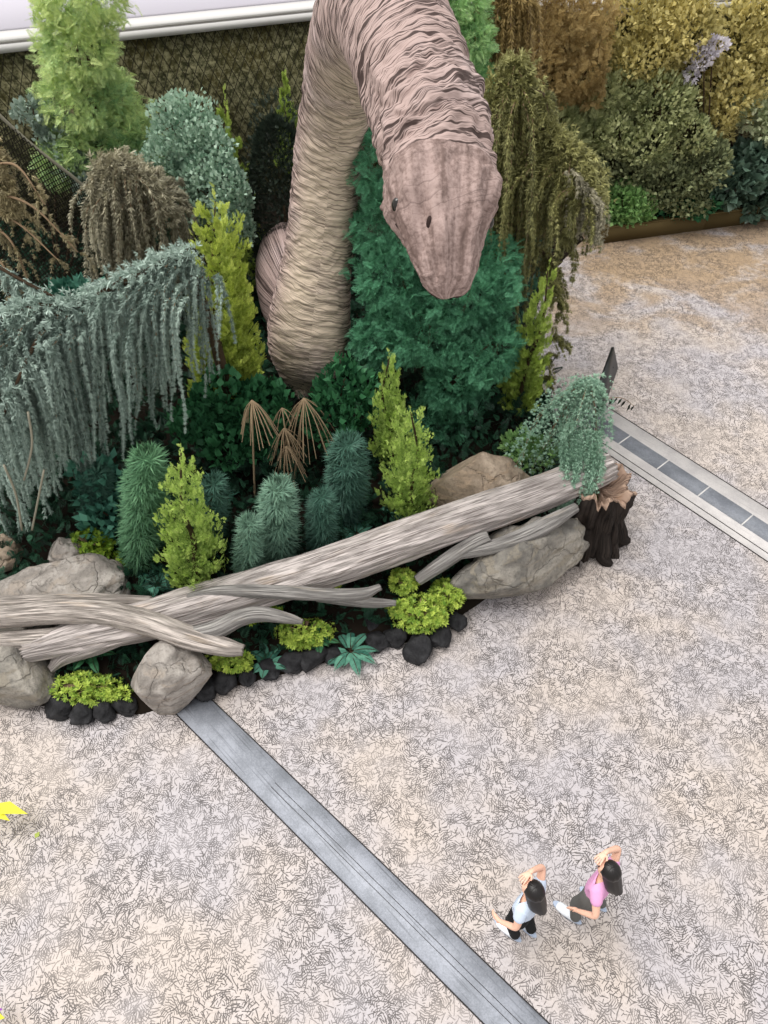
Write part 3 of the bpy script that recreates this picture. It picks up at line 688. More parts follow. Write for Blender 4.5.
# ------------------------------------------------------------------ plants: middle and front of the bed
b0 = base(196, 590); conifer('golden_conifer', 'short lime yellow conifer standing behind the log, between two fluffy pines', b0, ony(179, 434, b0[1] + .1), .88, 'con_lime', 4200, .095, power=.55, tintg=.35)
b0 = np.array([*ony(226, 400, 8.3)[:2], float(bed_h(-1.7, 8.3))]); conifer('golden_conifer', 'tallest golden yellow conifer beside the dinosaur chest and blue cedar', b0, ony(213, 168, 8.5), 1.2, 'con_gold', 6500, .15, power=.48, tintg=.3, lo=.1, spread=.75)
b0 = base(408, 522); conifer('golden_conifer', 'lime conifer right behind the log next to the flat topped tan boulder', b0, ony(411, 398, b0[1] + .05), .80, 'con_lime', 4000, .09, power=.5, tintg=.25)
b0 = base(392, 470); conifer('golden_conifer', 'slim pointed lime conifer peeking up behind the tan boulder conifer', b0, ony(389, 343, b0[1] + .05), .72, 'con_lime', 3200, .10, power=.7, tintg=.4)
b0 = np.array([*ony(516, 420, 8.6)[:2], 0]); b0[2] = bed_h(b0[0], b0[1]); conifer('golden_conifer', 'narrow olive gold conifer under the dark weeping conifer by the plaza', b0, ony(552, 250, 8.7), .80, 'con_olive', 3400, .12, power=.62, tintg=.35)
b0 = np.array([*ony(238, 230, 11.6)[:2], 0]); b0[2] = bed_h(b0[0], b0[1]); conifer('golden_conifer', 'small golden conifer tip above the silvery shrub', b0, ony(222, 74, 11.6), 1.0, 'con_olive', 1900, .16, tintg=.3)
b0 = np.array([*ony(288, 210, 12.6)[:2], 0]); b0[2] = bed_h(b0[0], b0[1]); conifer('golden_conifer', 'thin golden conifer against the netted wall behind the black yew', b0, ony(284, 57, 12.6), .9, 'con_olive', 1700, .15, tintg=.3, lo=.5)

# fluffy pines
for px, py, tx, ty, W, m_, lab, nl, n in ((278, 560, 278, 474, .56, 'teal_pine', 'upright blue grey pine with long needles behind the middle of the log', .17, 620), (140, 560, 148, 440, .62, 'green_pine', 'shaggy green pine beside the short lime conifer', .18, 760), (346, 515, 348, 430, .62, 'dim_pine', 'dark blue pine near the slim lime conifer', .18, 560),
        (246, 582, 250, 512, .4, 'teal_pine', 'low blue pine tuft against the log, next to the upright blue grey pine', .15, 320), (322, 552, 322, 487, .46, 'dim_pine', 'small dark teal pine between two taller blue pines', .15, 360), (96, 520, 98, 462, .5, 'dim_pine', 'dim blue pine in the shade of the weeping cedar', .16, 320), (206, 545, 214, 472, .5, 'dim_pine', 'silver tipped pine behind the short lime conifer', .15, 360)):
    p = base(px, py); fluff('dwarf_pine', lab, p, ony(tx, ty, p[1] + .03), W, m_, n, nl)
# weeping blue cedar
R1 = [ony(188, 262, 7.6), ony(178, 258, 7.5), ony(150, 270, 7.35), ony(112, 288, 7.15), ony(74, 308, 6.95), ony(40, 306, 6.8), ony(5, 318, 6.6), ony(-40, 345, 6.4)]
cb = np.array([*R1[0][:2] + [.02, .35], 0]); cb[2] = bed_h(*cb[:2])
cedar = weeper('weeping_cedar', 'large blue grey weeping cedar with a long curtain of hanging shoots', cb, R1, 'cedar', 270, lambda u: np.interp(u, [0, .12, .4, .65, 1], [1.5, 1.9, 2.2, 2.7, 2.9]), .36, .26, .062, .0135, limb=.06, zmin=.35, lean=(-.7, 0, 0))
f = MB()
R2 = cr([ony(64, 306, 6.95), ony(40, 335, 6.5), ony(18, 380, 6.1), ony(0, 425, 5.9)], 30)
for i in range(80):
    p = R2[rng.integers(0, 30)]; strand(f, p + rng.normal(size=3) * .08, unit(rng.normal(size=3) * [1, 1, .3]), rng.uniform(.8, 1.9) if p[2] > 2.4 else min(1.5, p[2] - .4) * rng.uniform(.6, 1), .15, TUFT, .07, .02)
R3 = cr([ony(60, 300, 7.0), ony(25, 282, 7.1), ony(-10, 262, 7.2)], 20)
for i in range(40): strand(f, R3[rng.integers(0, 20)], unit(rng.normal(size=3) * [1, 1, .3]), rng.uniform(.2, .6), .1, TUFT, .07, .02)
f.build('side_foliage', M['cedar'], cedar)
s_ = MB(); s_.tube(R2, np.linspace(.03, .012, 30), 6); s_.tube(R3, .02, 6); s_.build('side_limb', M['trunk'], cedar, True)
s_ = MB()
for pts in (((28, 412, 5.9), (32, 445, 5.85), (24, 480, 5.8)), ((44, 470, 5.8), (36, 510, 5.75), (32, 530, 5.75)), ((4, 465, 5.7), (16, 495, 5.7), (22, 530, 5.7))): s_.tube(cr([ony(*p) for p in pts], 12), .013, 6)
s_.build('bare_twig', M['netpale'], cedar)
# brown weeping dome
c0 = ony(122, 172, 10.4); bd = np.array([c0[0] + .1, 10.5, 0]); bd[2] = bed_h(*bd[:2])
weeper('weeping_hemlock', 'dome shaped grey brown weeping conifer above the blue cedar ridge', bd, [c0 + [.05, .05, -.02], ony(104, 172, 10.35), ony(120, 164, 10.3), ony(138, 172, 10.4), ony(152, 190, 10.3), ony(162, 214, 10.2)], 'brown_weep', 240, lambda u: 1.9, .34, .38, .085, .026)
g_ = ony(100, 172, 10.3)
# tan weeping branches coming in at the edge
bt = np.array([-4.9, 8.4, 0.0]); bt[2] = bed_h(*bt[:2])
w3 = weeper('weeping_hemlock', 'tan brown weeping conifer with spreading branches at the picture edge', bt, [ony(-70, 140, 8.3), ony(-40, 128, 8.2), ony(-16, 140, 8.0), ony(0, 175, 7.9), ony(10, 215, 7.8)], 'tan_weep', 24, lambda u: .7, .2, .25, .07, .024)
f = MB(); s_ = MB()
for (a, c, e) in (((-20, 190), (30, 205), (78, 252)), ((-20, 205), (20, 225), (60, 262)), ((-20, 170), (15, 165), (45, 205)), ((-20, 225), (10, 240), (36, 300)), ((-20, 250), (6, 270), (24, 330))):
    C = cr([ony(*a, 7.9), ony(*c, 7.7), ony(*e, 7.5)], 20); s_.tube(C, np.linspace(.02, .006, 20), 5)
    for i in range(13): strand(f, C[rng.integers(0, 20)], unit(rng.normal(size=3) * [1, 1, .4] + [.5, 0, 0]), rng.uniform(.15, .4), .12, TUFT, .06, .02)
f.build('side_foliage', M['tan_weep'], w3); s_.build('side_limb', M['twig'], w3)
# light green feathery tree
b0 = np.array([*ony(108, 230, 12.2)[:2], 0]); b0[2] = bed_h(*b0[:2])
bush('feathery_tree', 'tall feathery bright green tree with a yellow green top before the netted wall', b0, [(ony(80, -10, 12.1), (.55, .5, .6)), (ony(78, 48, 12.1), (.62, .55, .55)), (ony(92, 100, 12.0), (.75, .6, .5)), (ony(112, 148, 11.8), (.85, .6, .45)), (ony(150, 180, 11.6), (.6, .5, .4)), (ony(70, 160, 11.7), (.45, .4, .35))], 'bright', 8500, .15, FRONDD, .8, .15, 'tree', 12, .05, None, .75)
b0 = np.array([*ony(225, 290, 10.9)[:2], 0]); b0[2] = bed_h(*b0[:2])
bush('silvery_shrub', 'silvery green leafy shrub between the feathery tree and tallest golden conifer', b0, [(ony(185, 128, 11.4), (.5, .4, .42)), (ony(205, 160, 11.2), (.5, .4, .4)), (ony(170, 165, 11.3), (.45, .4, .4)), (ony(235, 215, 10.8), (.34, .35, .5)), (ony(228, 180, 11.0), (.35, .35, .4)), (ony(182, 215, 10.9), (.45, .4, .4))], 'silver', 11000, .066, LEAFW, .5, .6, 'shrub', 12)
b0 = np.array([*ony(45, 250, 11.6)[:2], 0]); b0[2] = bed_h(*b0[:2])
bush('silvery_shrub', 'grey green shrub along the pale rope of the slanting net', b0, [(ony(34, 112, 11.7), (.28, .25, .16)), (ony(56, 134, 11.7), (.35, .25, .22)), (ony(78, 165, 11.5), (.32, .25, .3)), (ony(92, 192, 11.3), (.25, .25, .3))], 'grey_creeper', 1900, .085, LEAFW, .5, .6)
c0 = ony(272, 125, 11.4); b0 = np.array([c0[0] + .1, 11.4, 0]); b0[2] = bed_h(*b0[:2])
bush('yew', 'black green rounded yew column behind the dinosaur neck', b0, [(np.array([c0[0] + .05, 11.4, 1.75]), (.55, .48, 1.95))], 'blackgreen', 12000, .08, FRONDS, .7, .5, 'yew', 0, .05, None, 0, 'foliage', .3, .92)
# blue green feathery bush
b0 = np.array([.75, 8.9, 0]); b0[2] = bed_h(*b0[:2])
bush('feathery_cypress', 'big deep blue green feathery cypress behind the dinosaur head', b0, [(ony(385, 165, 9.6), (.42, .4, .4)), (ony(392, 225, 9.4), (.5, .45, .42)), (ony(400, 275, 9.2), (.55, .5, .42)), (ony(470, 300, 8.9), (.62, .55, .42)), (ony(430, 330, 8.8), (.7, .55, .42)), (ony(488, 350, 8.6), (.42, .45, .36)), (ony(455, 385, 8.5), (.55, .5, .4)), (ony(385, 335, 9.0), (.45, .45, .4)), (ony(440, 420, 8.3), (.4, .4, .3)), (ony(488, 262, 9.2), (.36, .4, .35))], 'teal', 12500, .14, FRONDD, .85, .25, 'cypress', 16, .05, None, .35)
b0 = np.array([1.25, 11.5, 0]); b0[2] = bed_h(*b0[:2])
bush('feathery_tree', 'bright green soft tree crown behind the top of the dinosaur neck', b0, [(ony(452, 6, 11.5), (.42, .38, .36)), (ony(464, 40, 11.4), (.36, .36, .32)), (ony(474, 78, 11.3), (.28, .3, .3)), (ony(440, -25, 11.6), (.5, .45, .4)), (ony(470, 108, 11.2), (.3, .32, .3))], 'emerald', 3200, .16, FRONDD, .8, .3, 'tree', 10, .05, None, .5)
# dark tall weeping conifer
b0 = np.array([1.85, 10.0, 0]); b0[2] = bed_h(*b0[:2])
wz = weeper('weeping_spruce', 'tall dark olive weeping spruce beside the dinosaur head, overhanging the plaza', b0, [ony(490, 130, 9.9), ony(498, 90, 10.0), ony(512, 66, 10.0), ony(526, 78, 10.0), ony(536, 112, 9.9), ony(550, 142, 9.7), ony(568, 148, 9.5), ony(584, 172, 9.3), ony(598, 200, 9.2)], 'dark_weep', 300, lambda u: np.interp(u, [0, .5, .7, 1], [3.0, 2.9, 1.3, .6]), .38, .4, .078, .022)
f = MB(); s_ = MB()
for (a, c, e, L_) in (((512, 110), (495, 120), (488, 190), 1.6), ((514, 130), (500, 160), (498, 250), 1.6), ((530, 180), (520, 200), (514, 260), 1.6), ((545, 170), (560, 190), (572, 250), 1.0), ((560, 200), (580, 205), (596, 240), .5), ((540, 250), (555, 270), (562, 320), .8), ((530, 90), (544, 95), (548, 112), .4)):
    C = cr([ony(*a, 9.9), ony(*c, 9.6), ony(*e, 9.4)], 20); s_.tube(C, np.linspace(.03, .008, 20), 5)
    for i in range(34): strand(f, C[rng.integers(0, 20)], unit(rng.normal(size=3) * [1, 1, .3]), L_ * rng.uniform(.3, 1), .16, TUFT, .078, .022)
f.build('side_foliage', M['dark_weep'], wz); s_.build('side_limb', M['trunk'], wz)
f = MB()
for i in range(70):
    u = rng.random(); p = ony(568 + 32 * u + rng.normal() * 3, 168 + 35 * u, 9.2 + rng.normal() * .15); strand(f, p, np.array([.8, -.3, .1]), rng.uniform(.4, .95), .12, TUFT, .06, .03)
f.build('pale_shoots', M['brown_weep'], wz)['label'] = 'pale grey bare hanging shoots'
f = MB()
for (px, py) in ((566, 300), (572, 312), (560, 290), (566, 345), (572, 350), (560, 365), (556, 385)):
    p = ony(px - 14, py - 8, 9.0)
    for i in range(7): strand(f, p, unit(np.array([.8, -.2, .2]) + rng.normal(size=3) * .4), rng.uniform(.2, .42), .25, TUFT, .07, .02)
f.build('low_twigs', M['dark_weep'], wz)
b0 = np.array([1.85, 11.9, 0]); b0[2] = bed_h(*b0[:2])
weeper('weeping_hemlock', 'golden brown dense weeping column behind the tall dark spruce', b0, [ony(500, -20, 11.9), ony(506, -35, 11.9), ony(512, -20, 11.8), ony(518, 0, 11.7)], 'gold_weep', 170, lambda u: 2.6, .22, .22, .10, .03)
# cedar draped over the log end
ap = ony(588, 380, 7.5); b0 = np.array([2.75, 7.6, 0]); b0[2] = bed_h(*b0[:2])
cw = thing('weeping_cedar', b0, 'small sea green weeping cedar draped over the log beside the stump', 'weeping conifer')
f = MB(); s_ = MB(); s_.tube(cr([b0, b0 * .5 + ap * .5 + [-.1, .1, .1], ap], 14), np.linspace(.035, .015, 14), 6)
for (e, n_, mid) in (((512, 462), 22, (548, 408)), ((530, 470), 18, (560, 415)), ((548, 462), 18, (570, 410)), ((566, 455), 22, (580, 405)), ((585, 462), 22, (588, 410)), ((602, 455), 16, (600, 402)), ((575, 440), 14, (584, 400)), ((560, 440), 12, (574, 404))):
    for i in range(n_):
        j = rng.normal(size=3) * .06; E = ony(e[0] + rng.normal() * 9, e[1] + rng.normal() * 10, 7.05 + rng.normal() * .12); Mi = ony(*mid, 7.45) + j * 1.6; C = cr([ap + j * .4, Mi, E], 26)
        if i < 2: s_.tube(C, np.linspace(.009, .003, 26), 4)
        k = 34; u = rng.random(k) * 24.9; i0 = u.astype(int); Q = C[i0]; T = unit(np.gradient(C, axis=0))[i0]
        f.put(*TUFT, Q + rng.normal(size=(k, 3)) * .012, T + rng.normal(size=(k, 3)) * .2, rng.normal(size=(k, 3)), .046 * rng.uniform(.7, 1.2, k), np.clip(rng.random() * .6 + .4 * rng.random(k), 0, 1))
for i in range(58):
    x = onz(564 + 40 * rng.random(), 474, 1.3)[0]; jj = rng.normal(size=3) * .03; C = cr([[x + .02, 7.05, 1.5], [x, 6.80, 1.40] + jj, [x - .01, 6.62, 1.36] + jj, [x - .04, 6.43, 1.20] + jj, [x - .10 - .08 * rng.random(), 6.36, rng.uniform(.45, .95)]], 26)
    k = 44; i0 = rng.integers(0, 26, k); T = unit(np.gradient(C, axis=0))[i0]; f.put(*TUFT, C[i0] + rng.normal(size=(k, 3)) * .012, T + rng.normal(size=(k, 3)) * .2, rng.normal(size=(k, 3)), .055 * rng.uniform(.7, 1.2, k), np.clip(rng.random() * .6 + .4 * rng.random(k), 0, 1))
f.build('foliage', M['cedar_green'], cw); s_.build('branch', M['twig'], cw)
f = MB(); s_ = MB(); C = cr([ap + [.05, -.1, -.15], ony(606, 398, 7.6), ony(622, 398, 7.8), ony(634, 406, 7.9)], 20); s_.tube(C, np.linspace(.008, .003, 20), 4)
for q in (7, 9, 11, 13, 15, 17, 19):
    for sg in range(2): f.put(*LEAFN, C[q] + rng.normal(size=3) * .01, np.array([-.35, 0, -1.0]) + rng.normal(size=3) * .15, rng.normal(size=3), .13)
f.build('dark_slips', M['blackgreen'], cw); s_.build('thin_strand', M['twig'], cw)  # short dark slips hanging along a thin strand
# broadleaf dark shrub and friends
b0 = base(240, 440); bush('broadleaf_shrub', 'dark green broad leaved shrub under the dinosaur chest', b0, [(ony(225, 400, 7.7), (.5, .4, .35)), (ony(265, 405, 7.8), (.42, .4, .35)), (ony(240, 440, 7.3), (.5, .4, .3)), (ony(200, 425, 7.4), (.35, .35, .3))], 'darkbroad', 2200, .13, LEAFW, .5, .7, 'shrub', 10)
b0 = base(340, 420); bush('broadleaf_shrub', 'dark leafy shrub between the chest and the slim lime conifer', b0, [(ony(345, 385, 8.0), (.4, .35, .35)), (ony(330, 420, 7.6), (.42, .35, .3)), (ony(360, 410, 7.9), (.3, .35, .3))], 'darkbroad', 1000, .13, LEAF, .5, .7, 'shrub', 10)
b0 = base(545, 450); bush('broadleaf_shrub', 'fresh green bush behind the draped cedar and log', b0, [(ony(535, 450, 7.3), (.3, .3, .25)), (ony(520, 445, 7.5), (.25, .25, .22))], 'round_green', 800, .08, FRONDS, .6, .6, 'shrub', 8)
b0 = base(70, 320 + 170); bush('broadleaf_shrub', 'dim teal shrub half hidden behind the cedar curtain', b0, [(ony(75, 296, 8.3), (.38, .35, .2)), (ony(100, 480, 6.6), (.4, .35, .35)), (ony(110, 520, 6.2), (.35, .3, .3))], 'fern', 700, .14, LEAF, .5, .6, 'shrub', 8)
# dry umbrella stems
def dry(label, b0, heads):
    r = thing('dry_papyrus', b0, label, 'dry plant'); s_ = MB(); h = MB()
    for (p, n_, L_) in heads:
        s_.tube(cr([b0, (np.array(b0) + p) / 2 + rng.normal(size=3) * .03, p], 12), np.linspace(.016, .009, 12), 5)
        for i in range(n_):
            a = 6.28 * i / n_ + rng.random() * .4; sp_ = rng.uniform(.25, .5); e = p + np.array([math.cos(a) * L_ * sp_, math.sin(a) * L_ * sp_, -L_ * rng.uniform(.7, 1)])
            h.tube(cr([p, (p + e) / 2 + [0, 0, L_ * .12], e], 6), .0065, 3, False)
    s_.build('stalk', M['straw'], r); h.build('drooping_head', M['straw'], r); return r
p0 = base(255, 500); dry('single dry brown umbrella stem left of the upright blue grey pine', p0, [(ony(252, 400, p0[1] + .0), 22, .62)])
p0 = base(294, 486); dry('cluster of dry brown umbrella stems hanging below the dinosaur chest', p0, [(ony(304, 398, p0[1] + .25), 28, .95), (ony(284, 428, p0[1]), 22, .6), (ony(282, 408, p0[1] + .05), 8, .3), (ony(286, 446, p0[1] - .1), 20, .6)])
# small grasses / ferns / cushions at the edge
for px, py, L_, n_, m_, lab in ((356, 535, .34, 16, 'fern', 'small blue green fern against the log below the dark blue pine'), (350, 652, .42, 24, 'fern', 'spreading blue green fern at the bed edge beside the rounded stones'), (158, 586, .36, 20, 'fern', 'dark fern between the large smooth boulder and the log'),
        (392, 512, .3, 14, 'fern', 'fern tuft at the foot of the lime conifers'), (268, 664, .36, 16, 'fern', 'dark teal fern beside the forked branch end'), (90, 655, .4, 18, 'darkbroad', 'dim fern in the hollow under the log ends'), (228, 592, .26, 12, 'fern', 'small fern against the log behind the splintered branch'),
        (334, 580, .3, 16, 'darkbroad', 'leafy green fern just in front of the log, above the thin branch'), (222, 500, .34, 14, 'fern', 'pale tipped fern beside the short lime conifer'), (330, 500, .3, 14, 'fern', 'drooping pale fern beneath the dark blue pine'), (318, 640, .3, 14, 'darkbroad', 'green fern between the broad cushion and the spreading fern')):
    fernplant('fern', lab, base(px, py), n_, L_, m_)
for px, py, z, r, m_, n_, lab in ((88, 690, .16, (.42, .17, .14), 'sedum', 520, 'yellow green sedum mat spilling over dark stones between two boulders'), (306, 634, .22, (.32, .17, .16), 'sedum', 460, 'broad yellow green sedum cushion under the thin branch'), (420, 616, .22, (.34, .24, .22), 'sedum', 700, 'largest yellow green sedum cushion overhanging the black stones'),
        (448, 597, .26, (.2, .17, .18), 'sedum', 330, 'sedum lobe between the largest cushion and the layered boulder'), (403, 584, .38, (.16, .15, .16), 'sedum', 300, 'round yellow green sedum ball above the largest cushion'), (232, 662, .2, (.25, .13, .12), 'sedum', 280, 'low sedum tuft between the forked branch and granite band'),
        (92, 548, .5, (.26, .2, .22), 'moss', 360, 'mossy green cushion beside the small square boulder'), (258, 612, .42, (.28, .12, .1), 'moss', 200, 'sparse moss strip in the gap under the long trunk'), (332, 582, .5, (.1, .08, .09), 'sedum', 110, 'tiny bright green tuft beside the splintered branch'), (596, 502, .75, (.1, .08, .1), 'moss', 170, 'bright moss patch on the front of the stump'), (118, 566, .42, (.2, .12, .1), 'moss', 160, 'dull moss patch on the soil behind the large smooth boulder')):
    p = onz(px, py, z); cushion('moss_patch' if m_ == 'moss' else 'sedum', lab, p, r, m_, n_, .06, 'moss' if m_ == 'moss' else 'ground cover plant')
# dark filler under everything
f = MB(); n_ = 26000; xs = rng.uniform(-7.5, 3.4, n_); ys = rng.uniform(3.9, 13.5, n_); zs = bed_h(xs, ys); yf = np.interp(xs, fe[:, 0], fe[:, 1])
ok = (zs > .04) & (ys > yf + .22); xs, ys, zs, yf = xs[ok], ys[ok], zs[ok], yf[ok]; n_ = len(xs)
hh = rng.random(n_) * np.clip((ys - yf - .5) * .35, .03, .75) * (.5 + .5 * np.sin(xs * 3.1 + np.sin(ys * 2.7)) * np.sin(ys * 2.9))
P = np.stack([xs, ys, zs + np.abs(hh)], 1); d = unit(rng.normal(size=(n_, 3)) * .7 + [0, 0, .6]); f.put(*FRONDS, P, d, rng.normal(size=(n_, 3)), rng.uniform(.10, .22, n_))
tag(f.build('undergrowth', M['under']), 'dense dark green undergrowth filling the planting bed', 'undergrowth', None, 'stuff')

# ------------------------------------------------------------------ far planter plants
def far(name, label, foot, blobs, m, n, size, tmpl=LEAF, **k):
    b0 = np.array([foot[0], foot[1], 0]); b0[2] = max(float(bed_h(*b0[:2])), 0.0)
    return bush(name, label, b0, blobs, m, n, size, tmpl, **k)
far('tree', 'ochre brown dense tree filling the corner beyond the dark spruce', (2.6, 15.2), [(ony(545, 20, 15.2), (.8, .5, .7)), (ony(575, 30, 15.3), (.7, .5, .75)), (ony(548, 75, 15.0), (.6, .5, .6)), (ony(585, 80, 15.0), (.5, .5, .5))], 'far_brown', 6500, .13, FRONDD, cat='tree', topt=.3)
far('tree', 'yellow olive tree at the top of the far planter', (5.7, 15.6), [(ony(640, 20, 15.8), (.7, .5, .6)), (ony(668, -5, 15.9), (.9, .5, .6)), (ony(690, 30, 15.7), (.7, .5, .55)), (ony(655, 62, 15.6), (.8, .5, .5)), (ony(625, 60, 15.6), (.4, .4, .4))], 'far_gold', 8000, .115, LEAF, cat='tree', topt=.3)
far('shrub', 'mid green shrub below the yellow olive tree', (5.6, 15.3), [(ony(620, 95, 15.4), (.5, .4, .45)), (ony(660, 105, 15.3), (.65, .45, .5)), (ony(615, 135, 15.1), (.55, .4, .45)), (ony(650, 150, 15.0), (.6, .4, .45)), (ony(690, 130, 15.2), (.5, .45, .5))], 'far_green', 7000, .10, LEAF)
far('shrub', 'dark olive shrub mass above the timber kerb', (6.5, 15.3), [(ony(665, 185, 14.95), (.6, .35, .4)), (ony(700, 165, 15.1), (.55, .4, .5)), (ony(690, 200, 14.95), (.5, .3, .3)), (ony(640, 175, 15.0), (.5, .35, .4)), (ony(598, 172, 14.9), (.3, .3, .4))], 'far_dark', 6500, .10, LEAF)
far('tree', 'tall olive gold tree at the corner above the glossy bush', (8.0, 16.0), [(ony(745, 40, 16.0), (.7, .5, .7)), (ony(765, 70, 15.9), (.6, .5, .6)), (ony(735, 90, 15.7), (.6, .45, .6)), (ony(722, 120, 15.6), (.4, .4, .5)), (ony(768, 10, 16.1), (.6, .5, .5))], 'far_gold', 6000, .12, LEAF, cat='tree')
far('shrub', 'pale cream green bush at the picture edge', (8.2, 15.7), [(ony(758, 112, 15.7), (.5, .4, .3)), (ony(772, 125, 15.6), (.4, .4, .3))], 'far_pale', 1100, .14, LEAF)
far('shrub', 'glossy dark leaved bush on the kerb at the picture edge', (7.6, 15.3), [(ony(735, 185, 15.25), (.5, .35, .4)), (ony(758, 200, 15.4), (.4, .3, .4)), (ony(755, 160, 15.5), (.5, .35, .35))], 'far_glossy', 1700, .19, LEAFW)
far('round_shrub', 'rounded bright green shrub at the corner of the timber kerb', (4.98, 14.95), [(ony(622, 205, 14.85), (.48, .36, .42)), (ony(640, 208, 14.9), (.28, .28, .3))], 'round_green', 2600, .10, LEAFW, lumps=0, shell=.9)
far('flowering_shrub', 'whitish flowering spray leaning across the yellow olive tree', (6.9, 15.45), [(ony(712, 45, 15.4), (.25, .2, .2)), (ony(703, 58, 15.35), (.22, .2, .2)), (ony(692, 75, 15.3), (.14, .16, .14))], 'white_flower', 520, .08, LEAFW, lumps=8)
far('shrub', 'grey green spiky shrub beside the ochre tree', (4.7, 15.5), [(ony(598, 100, 15.3), (.36, .3, .45)), (ony(592, 135, 15.1), (.35, .3, .4)), (ony(560, 125, 15.0), (.5, .35, .4))], 'far_green', 1300, .2, FRONDS)
far('ground_cover', 'low dark plants at the kerb between the round and glossy bushes', (6.4, 15.1), [(ony(680, 212, 15.05), (.5, .2, .2)), (ony(700, 205, 15.1), (.4, .2, .2))], 'darkbroad', 600, .14, LEAF)

# ------------------------------------------------------------------ leaf sprays at the near edge
p = onz(-14, 812, .0); lp = thing('leafy_plant', p, 'bright yellow leaf tips reaching in from the picture edge over the plaza', 'plant'); f = MB(); s_ = MB()
for (q, w_) in (((28, 814), 1), ((10, 821), .7), ((-10, 800), .8), ((-25, 830), .9)):
    e = onz(*q, .35); a = p + (e - p) * .25 + [0, 0, .22]; s_.tube([p, a], .006, 4)
    f.put(*LEAFN, a, e - a, np.array([0, .3, 1.0]), np.linalg.norm(e - a), .8)
f.build('leaf', M['yellow_leaf'], lp); s_.build('stem', M['twig'], lp)
p = onz(-12, 1020, .0); lp = thing('flowering_plant', p, 'yellow and purple flower tip at the lower picture edge', 'plant'); f = MB(); s_ = MB(); g = MB()
for (q, gg) in (((5, 1018), f), ((3, 1009), g), ((-10, 1004), f)):
    e = onz(*q, .2); a = p + (e - p) * .3 + [0, 0, .15]; s_.tube([p, a], .005, 4); gg.put(*LEAF, a, e - a, np.array([0, .3, 1.0]), np.linalg.norm(e - a), .8)
f.build('leaf', M['yellow_leaf'], lp); g.build('petal', M['purple'], lp); s_.build('stem', M['twig'], lp)
f = MB(); f.put(*LEAFW, onz(35, 838, .008), np.array([.4, 1, 0.0]), np.array([0, 0, 1.0]), .07, .4)
tag(f.build('fallen_leaf', M['con_gold'], None, False, onz(35, 838, .008)), 'single small yellow leaf lying on the plaza', 'leaf')

# ------------------------------------------------------------------ sign
sg = thing('sign_board', (3.4, 8.9, 0), 'black tilted sign board seen from behind at the bed corner', 'sign')
U0, U1, L1, L0 = onz(597, 394, 1.0), onz(614, 347, 1.0), onz(618.5, 375, .55), onz(602, 415, .55)
L1 = L0 + (U1 - U0); nn = unit(np.cross(U1 - U0, L0 - U0)) * .04
b = MB(); v = np.array([U0, U1, L1, L0]); b.raw(np.vstack([v, v + nn]), [[0, 1, 2, 3], [7, 6, 5, 4], [0, 4, 5, 1], [1, 5, 6, 2], [2, 6, 7, 3], [3, 7, 4, 0]]); b.build('panel', M['black'], sg)
for u in (.2, .8):
    b = MB(); c_ = (U0 + L0) / 2 * (1 - u) + (U1 + L1) / 2 * u + nn * .5; b.tube([[c_[0], c_[1], 0], [c_[0], c_[1], c_[2]]], .03, 10); b.build('post', M['post'], sg, True)

